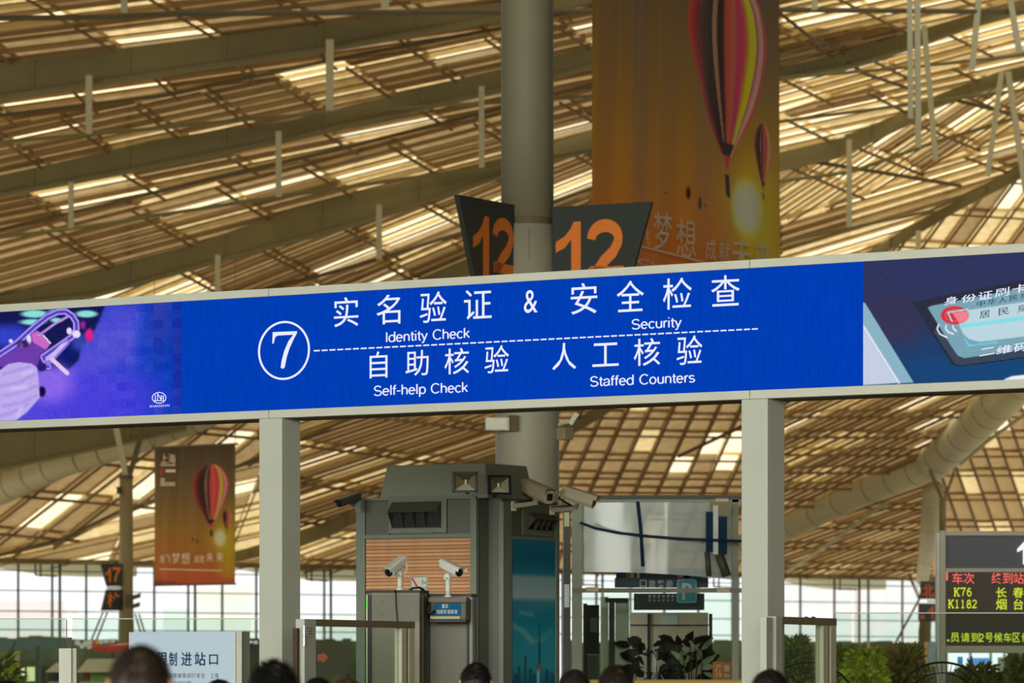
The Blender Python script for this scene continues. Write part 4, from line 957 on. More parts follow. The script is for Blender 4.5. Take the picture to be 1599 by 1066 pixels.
# roof hood
a, b, c, d = ground(FR.at(592, HY)), ground(FR.at(762, HY)), ground(RT.at(835, HY)), None
d = a + (c - b)
ins = (a + b + c + d) / 4
zt = EYE + (HY - 724) * (BY + .2) / F
top = []
for p, px, pl in ((a, 603, FR), (b, 759, FR), (c, 828, RT), (d, None, None)):
    top.append(p.lerp(ins, .10) + up() * zt)
low = [p + up() * (ZE - .02) for p in (a, b, c, d)]
MB().add(low + top, [(0, 1, 5, 4), (1, 2, 6, 5), (2, 3, 7, 6), (3, 0, 4, 7), (4, 5, 6, 7), (3, 2, 1, 0)]).build('roof_hood', mat('booth_hood', (140, 147, 132), .5, 0, .05, 2), booth, bevel=.01)
def vent(label, pl, x0, x1, y0, y1, hx0, hx1, hy0, hy1, group):
    r = thing('vent_hood', label, 'vent', pl.at((x0 + x1) / 2, y1, .01), group)
    fbox(pl, x0, y0, x1, y1, .012, 0).build('plate', m_bl, r)
    A, B = pl.at(hx0, hy1, .014), pl.at(hx1, hy1, .014); A2, B2 = pl.at(hx0, hy0, .014), pl.at(hx1, hy0, .014); B.z = A.z; B2.z = A2.z
    n = pl.n; H = A2.z - A.z; lip = n * .085; zl = up() * (H * .60)
    t = .006
    MB().add([A2, B2, A + lip + zl, B + lip + zl], [(0, 2, 3, 1)]).add([A2 - up() * t, B2 - up() * t, A + lip + zl - up() * t, B + lip + zl - up() * t], [(0, 1, 3, 2)]).build('cowl', m_bd, r)
    for Q, Q2 in ((A, A2), (B, B2)):
        MB().prism([Q, Q2, Q + lip + zl], (B - A).normalized() * (t if Q is A else -t)).build('side', m_bd, r)
    MB().add([A + n * .002, B + n * .002, B2 + n * .002, A2 + n * .002], [(0, 1, 2, 3)]).build('opening', M['black'], r)
    MB().prism([A, B, B + n * .03, A + n * .03], -up() * .004).build('sill', m_bd, r)
    for t_ in (.24, .47, .70):
        q = A.lerp(B, t_); MB().prism([q + n * .003, q + n * .003 + up() * H * .9, q + lip * .95 + zl, q + lip * .3], (B - A).normalized() * .006).build('fin', m_bd, r)
    for fx in (.22, .78):
        for yy in (y0 + 3, y1 - 3):
            MB().ball(pl.at(x0 + (x1 - x0) * fx, yy, .014), .006, 6, 4).build('screw', M['black'], r)
vent('grey vent cowl in the front of the booth above the timber slats', FR, 608, 698, 775, 833, 613, 690, 784, 824, 'booth vents')
vent('dark vent cowl in the right side of the booth, under the cream cameras', RT, 815, 862, 786, 835, 822, 860, 800, 826, 'booth vents')
zbox(RT, 797, 866, RT.at(830, 843).z, RT.at(830, 838).z, .02, -.02).build('cross_rail', m_bl, booth)
# poster on the right side
z1, z0 = RT.at(800, 841).z, 1.2
g = np.zeros((150, 60, 3)); a, c = ground(RT.at(798.5, HY)), ground(RT.at(865.5, HY))
for i in range(60):
    p = a.lerp(c, i / 59) + RT.n * .012
    for j in range(150): g[j, i] = (p.x, p.y, z1 + (z0 - z1) * j / 149)
U, Vv = np.meshgrid(np.linspace(0, 67, 60), np.linspace(841, 841 + (z1 - z0) / (RT.at(830, 900).z - RT.at(830, 901).z), 150))
img = np.zeros(U.shape + (3,))
for c_ in range(3): img[..., c_] = np.interp(Vv, [841, 870, 893, 900, 930, 938, 960, 1000, 1040, 1066, 1100], [q[c_] for q in ((20, 100, 124), (10, 84, 112), (22, 100, 124), (110, 140, 148), (126, 150, 154), (50, 110, 126), (14, 104, 126), (30, 120, 140), (40, 128, 146), (20, 92, 112), (10, 60, 80))])
over(img, sd_path(U, Vv, [(0, 975), (18, 985), (30, 1000)], 3), (150, 160, 150), 6, .6); over(img, sd_path(U, Vv, [(14, 955), (30, 958)], 3), (120, 160, 160), 5, .5); over(img, sd_path(U, Vv, [(40, 1000), (60, 985)], 3), (110, 160, 160), 6, .4)
over(img, sd_path(U, Vv, [(42, 972), (42, 1035)], .7), (24, 52, 66), .8); over(img, sd_path(U, Vv, [(42, 1000), (42, 1035)], 1.2), (24, 52, 66), .8); over(img, sd_ell(U, Vv, 41, 1040, 5, 6), (96, 92, 110), 1.5); over(img, sd_path(U, Vv, [(40, 1046), (40, 1090)], 2), (130, 170, 160), 1.5)
for x, yt, wd in ((20, 1024, 1.6), (10, 1040, 2), (28, 1044, 2.4), (54, 1046, 3), (62, 1050, 2), (5, 1052, 3), (34, 1052, 2)): over(img, sd_path(U, Vv, [(x, yt), (x, 1100)], wd), (20, 74, 96), 1.2, .9)
pst = picture('poster', g, img * 1.3, picmat('poster_print', 0), booth, label='blue poster of a skyline under clouds')

# flood lights on the corner
def flood(label, c, ux, tilt, s, grp='square flood lights on the booth corner'):
    r = thing('flood_light', label, 'lamp', c, grp)
    ux = Vector(ux).normalized(); n = ux.cross(up()); n.normalize()
    if n.y > 0: n = -n
    uz = (up() - n * tilt).normalized(); n = uz.cross(ux) if uz.cross(ux).y < 0 else ux.cross(uz)
    def q(x, y, z_): return c + ux * x * s + uz * y * s * .82 + n * z_ * s
    fr = MB(); w_ = .1
    for (x0, y0, x1, y1) in ((-1.06, -1.06, 1.06, -.84), (-1.06, .84, 1.06, 1.06), (-1.06, -1.06, -.86, 1.06), (.86, -1.06, 1.06, 1.06)):
        fr.box8([q(x0, y0, .25), q(x1, y0, .25), q(x1, y1, .25), q(x0, y1, .25), q(x0, y0, -.1), q(x1, y0, -.1), q(x1, y1, -.1), q(x0, y1, -.1)])
    fr.build('frame', mat('flood_frame', (26, 36, 38), .4), r)
    hs = MB().add([q(-1, -1, -.1), q(1, -1, -.1), q(1, 1, -.1), q(-1, 1, -.1), q(-.6, -.6, -.6), q(.6, -.6, -.6), q(.6, .6, -.6), q(-.6, .6, -.6)], [(0, 1, 5, 4), (1, 2, 6, 5), (2, 3, 7, 6), (3, 0, 4, 7), (4, 5, 6, 7)])
    hs.build('housing', M['black'], r)
    for nm, tri, m_ in (('reflector', [(-.9, -.86), (.9, -.86)], mat('reflector_lit', (226, 222, 196), .35, .0)), ('reflector', [(.9, .86), (-.9, .86)], mat('reflector_shaded', (104, 96, 62), .4)),
                        ('reflector', [(.9, -.86), (.9, .86)], mat('reflector_half_lit', (150, 142, 110), .4)), ('reflector', [(-.9, .86), (-.9, -.86)], mat('reflector_half_lit', (150, 142, 110), .4))):  # light and shade of each reflector face put into its colour
        (x0, y0), (x1, y1) = tri; k_ = .16
        MB().add([q(x0, y0, .12), q(x1, y1, .12), q(x1 * k_, y1 * k_, -.45), q(x0 * k_, y0 * k_, -.45)], [(0, 1, 2, 3)]).build(nm, m_, r)
    MB().box(q(0, .05, -.3), (.2 * s, .2 * s, .34 * s)).build('bulb', mat('bulb_white', (240, 238, 222), .3), r)
    MB().bar(q(-1.02, 0, 0), q(-1.18, .1, -.6), .03, .02).build('bracket', m_bl, r)
    MB().bar(q(0, -.6, -.6), q(0, -1, -1.6), .03, .03).build('bracket', M['black'], r)
flood('square flood light facing the queue on the booth corner', P(726.5, 752.5, 44.1), (.99, -.12, 0), .0, .112)
flood('square flood light turned to the right of the booth corner', P(779.5, 757, 44.1), (.93, .30, 0), .08, .105)

# cameras
m_w = mat('white_camera', (224, 226, 216), .35, 0, .03, 3); m_c = mat('cream_camera', (190, 180, 152), .4, 0, .04, 3)
def cam_body(r, a, b, w_, h, shell, n_=(0, 0, 1), visor=True, box=False, hood_len=.14):
    """bullet camera whose body runs from a (rear) to b (lens end)"""
    a, b = Vector(a), Vector(b); d = (b - a).normalized(); s = d.cross(up()).normalized(); u = s.cross(d)
    def ring_(c, ww, hh): return [c + s * x * ww + u * y * hh for x, y in ((-.5, -.25), (-.28, -.5), (.28, -.5), (.5, -.25), (.5, .3), (.3, .5), (-.3, .5), (-.5, .3))]
    A, B = ring_(a, w_ * .92, h * .92), ring_(b, w_, h)
    MB().add(A + B, [tuple(reversed(range(8))), tuple(range(8, 16))] + [(i, (i + 1) % 8, (i + 1) % 8 + 8, i + 8) for i in range(8)]).build('body', shell, r, bevel=.004)
    if box:
        MB().add(ring_(b + d * .004, w_ * .8, h * .8), [tuple(range(8))]).build('front_plate', m_c, r)
        MB().box(b + d * .006, (w_ * .5, .012, h * .5), ux=s, uz=u).build('window', M['black'], r)
    else:
        MB().tube([b - d * .005, b + d * .02], w_ * .42, 14).build('lens_ring', M['black'], r)
        MB().ball(b + d * .018, w_ * .22, 10, 6).build('lens', mat('lens_glass', (14, 14, 26), .05, 0, 0, 1, spec=.9), r)
    if visor:
        e_ = b + d * hood_len
        pts = []
        for c in (a + d * .0, e_):
            pts += [c + s * x * w_ + u * y * h for x, y in ((-.58, .18), (-.56, .5), (-.34, .62), (.34, .62), (.56, .5), (.58, .18))]
        MB().add(pts, [(i, i + 1, i + 7, i + 6) for i in range(5)]).build('sun_shield', shell, r)
def white_cam(label, px, py_foot, py_top, a, b, Y, cable):
    r = thing('bullet_camera', label, 'camera', P(px, py_foot, Y), 'white bullet cameras on the detector tops')
    q = Y / F
    MB().tube([P(px, py_foot, Y), P(px, py_top, Y)], 4.2 * q, 12).build('stem', m_w, r, smooth=True)
    MB().tube([P(px, py_foot - .01, Y), P(px, py_foot - 2, Y)], 7 * q, 14).build('foot', m_w, r)
    MB().ball(P(px - 1, py_top - 4, Y), (6.5 * q, 6.5 * q, 7 * q), 12, 8).build('knuckle', m_w, r, smooth=True)
    MB().ball(P(px - 2, py_top - 3, Y - .045), .006, 6, 4).build('screw', M['black'], r)
    cam_body(r, P(a[0], a[1], Y + .05), P(b[0], b[1], Y - .12), 15 * q, 15 * q, m_w, hood_len=.05)
    if cable: MB().tube([P(x, y, Y + .03) for x, y in cable], .007, 6).build('cable', m_w, r, smooth=True)
    return r
KY = 40.0
white_cam('white bullet camera tipped down left, on the left detector', 624.5, 921, 900, (629, 876), (608, 893), KY, [(628, 872), (634, 876), (636, 888), (630, 898), (625, 903)])
white_cam('white bullet camera pointing right, above the blue display box', 699.5, 932, 905, (691, 881), (716, 893), KY + .3, None)
def wall_cam(label, base, knee, a, b, w_, h, shell, arm_m, name='wall_camera', grp=None):
    r = thing(name, label, 'camera', base, grp)
    MB().box(base, (.05, .03, .09)).build('base_plate', arm_m, r)
    MB().bar(base, knee, .035, .05).build('arm', arm_m, r)
    MB().tube([knee, (Vector(a) + Vector(b)) / 2 - up() * h * .3], .018, 8).build('pivot', arm_m, r)
    cam_body(r, a, b, w_, h, shell, hood_len=.03, box=(shell is m_c))
    MB().tube([Vector(a) - up() * .01, Vector(a) + V(-.03, .02, -.06), knee + V(-.05, 0, .02), base + V(0, 0, .03)], .010, 6).build('cable', M['black'], r, smooth=True)
    return r
WY = 44.3
wall_cam('left cream box camera on the right side of the booth', P(802, 790, 44.75), P(838, 784, WY), P(822, 760, WY + .15), P(858, 776, WY - .35), .11, .13, m_c, m_c, grp='cream box cameras on the booth')
wall_cam('right cream box camera, nearest the glass enclosure', P(862, 796, 44.9), P(900, 792, WY), P(878, 768, WY - .2), P(928, 784, WY - .3), .10, .12, m_c, m_c, grp='cream box cameras on the booth')
wall_cam('dark bullet camera sticking out at the left edge of the booth', P(559, 792, 45.1), P(553, 789, 45.1), P(560, 776, 45.1), P(531, 786, 44.9), .08, .07, mat('dark_camera', (84, 80, 74), .4), m_bl)

# ------------------------------------------------------------------ detector cabinets in front of the booth
m_k = mat('detector_panel', (112, 114, 100), .5, 0, .08, 6); m_k2 = mat('detector_edge', (132, 126, 108), .45, 0, .06, 6)
def cabinet(label, pts_px, y_top, Y, grp):
    """pts_px: (px, dY) corners of the footprint, left to right along the front"""
    pts = [ground(P(px, HY, Y + dy)) for px, dy in pts_px]; h = EYE + (HY - y_top) * Y / F
    r = thing('detector_cabinet', label, 'cabinet', pts[0], grp)
    return r, pts, h
r, pts, h = cabinet('left grey detector cabinet with four brass screws and a black cap', [(572, .25), (580, .0), (655, .0), (668, .25), (668, .5), (572, .5)], 925, KY, 'grey detector cabinets')
MB().prism(pts, up() * h).build('body', m_k2, r)
MB().prism([p + V(0, -.01, h) + (p - (pts[0] + pts[3]) / 2).normalized() * .012 for p in pts], up() * .022).build('cap', M['black'], r)
FP = vplane(580, KY - .005, 655, KY - .005)
fbox(FP, 583, 928, 654, 970, .004, -.004).build('front_panel', m_k, r)
zbox(FP, 574, 579.5, .1, h - .02, .02, -.03).build('edge_strip', M['black'], r)
zbox(FP, 572, 574, .1, h - .02, .025, -.03).build('light_strip', mat('pale_green_strip', (206, 214, 160), .4), r)
fbox(FP, 572, 936, 574.2, 950, .03, -.0).build('status_light', emit('green_status_light', (90, 230, 110), 1.0), r)
zbox(vplane(658, KY - .01, 667, KY + .2), 660, 667, .1, h - .03, .004, -.004).build('edge_strip', m_bd, r)
for x, y in ((595, 938), (648, 938), (595, 958.5), (648, 958.5)): MB().ball(FP.at(x, y, .006), .010, 10, 6).build('screw', mat('brass_screw', (216, 190, 130), .3, .6), r)
MB().tube([FP.at(617.5, 921, .05), FP.at(618, 928, .02), FP.at(618.5, 945, .014), FP.at(621, 975, .014)], .006, 6).build('cable', M['black'], r)
r, pts, h = cabinet('right grey detector cabinet behind the blue display box', [(667, .45), (672, .4), (735, .4), (744, .6), (744, .9), (667, .9)], 929, KY, 'grey detector cabinets')
MB().prism(pts, up() * h).build('body', m_k, r)
MB().prism([p + V(0, -.01, h) + (p - (pts[0] + pts[3]) / 2).normalized() * .012 for p in pts], up() * .02).build('cap', M['black'], r)
FP2 = vplane(668, KY + .39, 735, KY + .39)
for x0, x1, m_ in ((729, 732, M['black']), (733, 738, m_bl), (738.5, 741, M['black'])): zbox(FP2, x0, x1, .1, h - .01, .05, -.02).build('edge_strip', m_, r)
for x0, x1, m_ in ((660, 664, M['black']), (664.5, 668.5, m_bl)): zbox(FP2, x0, x1, .1, h - .04, .06, 0).build('edge_strip', m_, r)
db = thing('display_box', 'small dark box with a blue label hung between the detector cabinets', 'display', P(700, 968, KY + .2))
DP = vplane(672, KY + .16, 727, KY + .10)
fbox(DP, 671, 934, 728, 968, 0, -.2).build('housing', mat('box_olive', (86, 80, 60), .5), db, bevel=.01)
fbox(DP, 671, 933, 729, 940, .04, -.1).build('hood', mat('box_brown', (84, 66, 42), .4), db)
fbox(DP, 678, 941, 720, 961, .004, 0).build('label_panel', mat('blue_label', (12, 92, 130), .9, 0, .04, 4), db)
fbox(DP, 672, 962, 718, 966, .006, 0).build('strip', mat('pale_strip', (170, 160, 130), .4), db)
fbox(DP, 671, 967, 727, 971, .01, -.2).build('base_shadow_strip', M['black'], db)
mb = MB()
for k, ch in enumerate('自助实名核验'): put(mb, DP, ch, 682 + 5.6 * k, 951.5, 686.6 + 5.6 * k, 958, 0, off=.008)
put(mb, DP, '查', 690, 942.5, 695, 949, 0, off=.008); put(mb, DP, '验', 695.6, 942.5, 700, 949, 0, off=.008)
lb_ = mb.build('lettering', mat('label_white', (232, 236, 232), .5), db); lb_['kind'] = 'stuff'
MB().tube([DP.at(670, 940, .05), DP.at(673, 948, .08), DP.at(671, 956, .08), DP.at(677, 958, .06), DP.at(680, 953, .05)], .011, 6).build('cable', M['black'], db, smooth=True)
cs = thing('small_placard', 'small white placard with a red slash standing behind the left white camera', 'sign', P(655, 922, KY + .2))
QP = vplane(641, KY + .22, 668, KY + .22)
fbox(QP, 640.5, 899, 668, 922, 0, -.02).build('frame', mat('placard_grey', (150, 160, 146), .5), cs)
fbox(QP, 643, 901.5, 665.5, 921, .003, 0).build('face', mat('placard_white', (208, 212, 194), .5), cs)
mb = MB(); stroke(mb, QP, (643.5, 902), (652, 917), 3.2, .006); mb.build('slash', mat('placard_red', (206, 44, 50), .5), cs)
mb = MB(); put(mb, QP, 'P', 659, 906, 665, 914, .6, off=.006); stroke(mb, QP, (655, 917), (665, 917.5), 1, .006); mb.build('mark', mat('placard_ink', (110, 124, 120), .5), cs)
tag(MB().tube([P(640, 921, KY + .05), P(645, 918, KY), P(655, 917, KY), P(662, 921, KY + .05)], .010, 6).build('black_cable', M['black'], smooth=True), 'short black cable looped on the left detector cabinet', 'cable')

# ------------------------------------------------------------------ glass barriers
def glass_door(label, x0, Y0, x1, Y1, ytop0, wpost, wp2, ybot=1131):
    pl = vplane(x0, Y0, x1, Y1); ztp = pl.at(x0, ytop0).z
    r = thing('glass_gate', label, 'gate', ground(pl.at(x0, HY)), 'glazed metal gates')
    zbox(pl, x0, x0 + wpost, 0, ztp, .02, -.06).build('post', M['post'], r, bevel=.004)
    zbox(pl, x0 + wpost, x1, ztp - .055, ztp, .02, -.05).build('top_rail', mat('bronze_rail', (128, 114, 90), .4, .2, .06, 4), r, bevel=.004)
    zbox(pl, x1 - wp2, x1 - wp2 * .62, 0, ztp - .056, .015, -.05).build('post', mat('pale_rail', (190, 190, 164), .4, 0, .05, 4), r)
    zbox(pl, x1 - wp2 * .58, x1 - wp2 * .42, 0, ztp - .056, .0, -.05).build('gap_strip', M['black'], r)
    zbox(pl, x1 - wp2 * .4, x1, 0, ztp - .056, .015, -.05).build('post', mat('pale_rail', (190, 190, 164), .4, 0, .05, 4), r)
    zbox(pl, x0 + wpost, x1 - wp2, .15, ztp - .056, -.015, -.025).build('pane', M['glass'], r)
    zbox(pl, x0 + wpost, x1 - wp2, .05, .15, .02, -.05).build('bottom_rail', M['post'], r)
    return r, pl
r, pl = glass_door('glazed metal gate hinged on the left gantry post', 472, 36.6, 645, 38.3, 966, 18, 20)
zbox(pl, 467.5, 471, 0, 2.0, -.02, -.06).build('gap_strip', mat('dark_gap', (60, 44, 26), .6), r)
for y in (986, 1000): MB().tube([pl.at(468.5, y - 9, .04), pl.at(468.5, y + 8, .04)], .013, 10).build('hinge', mat('chrome', (214, 214, 206), .2, .8), r)
MB().box(pl.at(476, 985, .03), (.075, .012, .08), ux=pl.u).build('hinge_plate', mat('pale_rail', (190, 190, 164), .4), r)
for dx in (-3, 0, 3):
    for dy in (-4.5, 0, 4.5): MB().ball(pl.at(476 + dx, 985 + dy, .038), .005, 6, 4).build('screw', M['black'], r)
r, pl = glass_door('glazed metal gate beside the right gantry post', 1208, 34.8, 1303, 36.0, 962, 10, 20)
zbox(pl, 1197, 1206, 0, 2.06, .0, -.05).build('post', M['post'], r)
zbox(pl, 1206, 1208, 0, 2.04, -.02, -.05).build('gap_strip', M['black'], r)
for x in (1259, 1270): MB().ball(pl.at(x, 965, .0), (.02, .02, .014), 8, 5).build('knob', M['black'], r)
def fence(label, x0, Y0, x1, Y1, ytop):
    pl = vplane(x0, Y0, x1, Y1); zt_ = pl.at(x0, ytop).z
    r = thing('glass_fence', label, 'fence', ground(pl.at(x0, HY)), 'clear glass fence panels')
    zbox(pl, x0, x1, .1, zt_, .006, -.006).build('pane', M['glass'], r)
    zbox(pl, x0, x1, zt_, zt_ + .008, .008, -.008).build('top_edge', mat('glass_edge', (148, 168, 150), .3), r)
    zbox(pl, x0, x1, 0, .1, .03, -.03).build('base_rail', M['post'], r)
    return r, pl
r, pl = fence('clear glass fence panel running off at the left edge', -120, 38.0, 104, 38.0, 966.5)
r, pl = fence('clear glass fence panel between the short metal post and the left gantry post', 113, 38.0, 404, 38.0, 966.5)
sp_ = thing('fence_post', 'short pale metal post between the two left glass panels', 'post', ground(P(105, HY, 37.9)))
PL = vplane(92, 37.9, 119, 37.9)
for x0, x1, f in ((92, 99, 0), (99.5, 112, .04), (112.5, 119, 0)): zbox(PL, x0, x1, 0, PL.at(92, 1012).z, f, -.08).build('profile', M['rail'], sp_)
fbox(PL, 104.5, 995, 112, 1011, .01, -.03).build('clamp', M['black'], sp_)
zbox(PL, 103.5, 104.5, .5, PL.at(92, 967).z, .0, -.02).build('edge_strip', M['black'], sp_)
fence('clear glass fence panel from the right gate to the departure board', 1303, 36.2, 1467, 36.2, 957.5)
fence('clear glass fence panel running off at the right edge', 1468, 36.2, 1760, 36.2, 957.5)
# ------------------------------------------------------------------ glass enclosure right of the booth
GY = 52.0
GE = vplane(886, GY, 1160, GY)
ge = thing('glass_enclosure', 'tall glass enclosure with pale upper glazing between the booth and the right post', 'enclosure', ground(P(1020, HY, GY)))
m_g = mat('enclosure_frame', (138, 146, 128), .45, 0, .05, 4); m_gd = mat('enclosure_dark', (70, 74, 62), .5, 0, .08, 4)
def gz(y): return GE.at(1000, y).z
zbox(GE, 893, 909, 0, gz(779), .03, -.05).build('post', m_g, ge)
zbox(GE, 880, 891, 0, gz(785), .0, -.6).build('side_post', m_gd, ge)
zbox(GE, 1143, 1153, 0, gz(779), .03, -.05).build('post', m_g, ge)
zbox(GE, 1170, 1176, 0, gz(779), -1.2, -1.3).build('post', m_g, ge)
zbox(GE, 880, 1166, gz(779), gz(773), .04, -.06).build('top_rail', m_gd, ge)
zbox(GE, 886, 1162, gz(784), gz(779.5), .03, -.04).build('top_rail', m_g, ge)
zbox(GE, 893, 1158, gz(925), gz(918), .05, -.05).build('middle_rail', mat('rail_dull', (112, 116, 92), .4), ge)
for x, y in ((925, 920), (1129, 922), (1127, 782)): fbox(GE, x - 10, y - 3.5, x + 10, y + 3.5, .07, .05).build('label_plate', mat('pinkish_plate', (206, 182, 148), .4), ge)
# curved upper glazing (bowed outwards), reflected sky put into its pale colour
m_up = bpy.data.materials.new('upper_glass_sky_haze'); m_up.use_nodes = True
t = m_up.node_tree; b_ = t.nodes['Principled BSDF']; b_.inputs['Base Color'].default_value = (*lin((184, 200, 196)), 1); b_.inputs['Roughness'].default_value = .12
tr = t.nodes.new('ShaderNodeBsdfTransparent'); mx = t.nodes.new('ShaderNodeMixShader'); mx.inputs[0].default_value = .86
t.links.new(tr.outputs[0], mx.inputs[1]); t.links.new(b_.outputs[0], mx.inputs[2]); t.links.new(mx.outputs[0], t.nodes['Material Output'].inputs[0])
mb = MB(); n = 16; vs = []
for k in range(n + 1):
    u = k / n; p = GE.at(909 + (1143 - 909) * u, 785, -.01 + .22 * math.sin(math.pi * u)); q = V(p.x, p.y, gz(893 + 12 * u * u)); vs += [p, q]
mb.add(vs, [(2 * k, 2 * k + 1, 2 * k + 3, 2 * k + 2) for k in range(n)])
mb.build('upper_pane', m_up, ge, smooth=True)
zbox(GE, 909, 1143, .9, gz(926), -.01, -.02).build('lower_pane', M['glass'], ge)
zbox(GE, 893, 1160, gz(1066) - .6, gz(1062), .06, -.1).build('counter', mat('yellow_counter', (222, 170, 40), .5), ge)
zbox(GE, 893, 1160, gz(1062), gz(1060.5), .07, -.1).build('counter_edge', m_g, ge)
def gtube(name, pts, r, m_, off=-.35): MB().tube([GE.at(x, y, off) for x, y in pts], r, 8).build(name, m_, ge, smooth=True)
navy = mat('navy_reflection', (30, 58, 78), .85, spec=.05)  # cable and strut pieces below are added shapes standing for reflections in the glazing
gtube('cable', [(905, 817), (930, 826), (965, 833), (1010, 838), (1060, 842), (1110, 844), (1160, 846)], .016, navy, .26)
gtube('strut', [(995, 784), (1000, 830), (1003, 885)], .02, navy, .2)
fb = lambda *a: fbox(GE, *a)
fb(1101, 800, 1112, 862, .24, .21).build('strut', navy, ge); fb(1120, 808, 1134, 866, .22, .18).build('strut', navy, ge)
fb(1112, 790, 1120, 866, .235, .205).build('strut', mat('reflection_white', (200, 208, 198), .4), ge)
fb(1108, 784, 1140, 806, .22, .2).build('strut', mat('reflection_olive', (130, 128, 92), .5), ge)
gtube('strut', [(1103, 862), (1106, 900)], .03, m_gd, .2); gtube('strut', [(1122, 866), (1134, 900)], .05, m_gd, .18)  # lower ends of the same added reflection shapes
# what stands inside
tk = thing('ticket_canopy', 'dark navy canopy strip with pale characters inside the glass enclosure', 'sign', GE.at(1040, 925, -1.0))
KP = Plane(GE.o - GE.n * 1.0, GE.n); KP.u = GE.u
fbox(KP, 962, 887, 1105, 906, 0, -.1).build('upper_band', mat('band_dark', (44, 56, 52), .5), tk)
for x0, x1, c in ((963, 978, (22, 82, 110)), (978, 984, (190, 110, 40)), (984, 990, (190, 196, 150)), (994, 999, (190, 196, 150)), (1058, 1066, (190, 110, 40)), (1068, 1077, (180, 206, 190)), (1096, 1104, (216, 140, 50)), (1066, 1096, (22, 82, 110))):
    fbox(KP, x0, 888, x1, 905, .01, 0).build('band_cell', mat('cell_%d_%d_%d' % c, c, .5), tk)
fbox(KP, 960, 902, 1106, 917, .02, -.1).build('navy_band', mat('navy_band', (24, 60, 80), .4), tk)
pw = mat('pale_print', (206, 214, 214), .5)
mb = MB()
for ch, x in (('口', 999), ('旅', 1013), ('客', 1026.5), ('商', 1040.5)): put(mb, KP, ch, x, 905, x + 10.5, 917, 0, off=.03, bold=.01)
lt = mb.build('lettering', pw, tk); lt['kind'] = 'stuff'
mb = MB()
for k in range(7): put(mb, KP, '客', 1012 + 7.2 * k, 928, 1017 + 7.2 * k, 939, 0, off=.03, bold=.01)
lt = mb.build('lettering', pw, tk); lt['kind'] = 'stuff'
fbox(KP, 990, 926, 1100, 952, -.02, -.1).build('lower_band', mat('band_dark', (44, 56, 52), .5), tk)
ps = thing('rounded_sign', 'rounded turquoise sign with a white letter inside the glass enclosure', 'sign', GE.at(1072, 941, -.8))
QP2 = Plane(GE.o - GE.n * .8, GE.n); QP2.u = GE.u
def rrect(pl, x0, y0, x1, y1, r, off):
    pts = []
    for cx_, cy_, a0 in ((x1 - r, y0 + r, -90), (x1 - r, y1 - r, 0), (x0 + r, y1 - r, 90), (x0 + r, y0 + r, 180)):
        for k in range(5): a = math.radians(a0 + 22.5 * k); pts.append(pl.at(cx_ + r * math.cos(a), cy_ + r * math.sin(a), off))
    return pts
MB().prism(rrect(QP2, 1057, 904, 1088, 941, 4, 0), -QP2.n * .05).build('border', mat('sign_sky', (130, 200, 214), .4), ps)
MB().prism(rrect(QP2, 1059, 906, 1086, 939, 3, .012), -QP2.n * .01).build('face', mat('sign_turquoise', (40, 146, 170), .4), ps)
mb = MB(); put(mb, QP2, 'P', 1065, 910, 1080, 936, 0, off=.02, bold=.02); mb.build('letter', pw, ps)
dr = thing('door_frame', 'pale door frame with a dark leaf inside the left part of the glass enclosure', 'door', ground(GE.at(950, HY, -1.4)))
DP2 = Plane(GE.o - GE.n * 1.4, GE.n); DP2.u = GE.u
zbox(DP2, 938, 950, 0, gz(928), 0, -.1).build('jamb', mat('jamb_pale', (222, 226, 204), .5), dr); zbox(DP2, 951, 960, 0, gz(930), 0, -.1).build('leaf_edge', m_gd, dr)
zbox(DP2, 945, 980, gz(937), gz(930), .03, -.1).build('closer', M['black'], dr)
zbox(DP2, 961, 982, 0, gz(930), -.05, -.1).build('pane', mat('milky_pane', (210, 214, 190), .3), dr)
pp = thing('partition', 'pale pinkish partition board deep inside the glass enclosure', 'partition', ground(GE.at(1050, HY, -3)))
DP3 = Plane(GE.o - GE.n * 3, GE.n); DP3.u = GE.u
zbox(DP3, 984, 1106, 0, gz(950), 0, -.1).build('board', mat('pink_board', (232, 212, 192), .6), pp)
zbox(DP3, 1032, 1058, gz(972), gz(955), .02, 0).build('pane', mat('pale_blue_pane', (226, 236, 240), .4), pp)
for x0, x1 in ((1011, 1015), (1107, 1112)): zbox(DP3, x0, x1, 0, gz(952), .06, 0).build('post', M['black'], pp)
zbox(DP3, 984, 1112, gz(972), gz(970), .05, 0).build('rail', M['black'], pp)
wn = thing('equipment_rack', 'dark narrow equipment rack standing inside the left end of the enclosure', 'rack', ground(GE.at(923, HY, -.9)))
DP4 = Plane(GE.o - GE.n * .9, GE.n); DP4.u = GE.u
zbox(DP4, 911, 917, 0, gz(940), 0, -.2).build('side', M['black'], wn)
zbox(DP4, 917, 936, gz(1020), gz(942), -.1, -.25).build('body', mat('rack_dark', (46, 42, 34), .6, 0, .4, 14), wn)
zbox(DP4, 917, 935, 0, gz(1022), -.05, -.25).build('base', mat('rack_grey', (90, 94, 80), .5), wn)
zbox(DP4, 922, 933, gz(985), gz(962), -.08, -.1).build('device', mat('device_grey', (96, 90, 76), .4), wn)
og = thing('orange_poster', 'small orange poster with pale characters at the right end of the enclosure', 'poster', GE.at(1130, 1061, -.5))
OP = Plane(GE.o - GE.n * .5, GE.n); OP.u = GE.u
fbox(OP, 1113, 1033, 1143, 1061, 0, -.02).build('sheet', mat('orange_sheet', (222, 118, 60), .5, 0, .2, 20), og)
mb = MB()
for ch, x in (('优', 1117), ('惠', 1130)): put(mb, OP, ch, x, 1037, x + 10, 1057, 0, off=.01, bold=.02)
mb.build('lettering', mat('pale_peach', (244, 216, 180), .5), og)
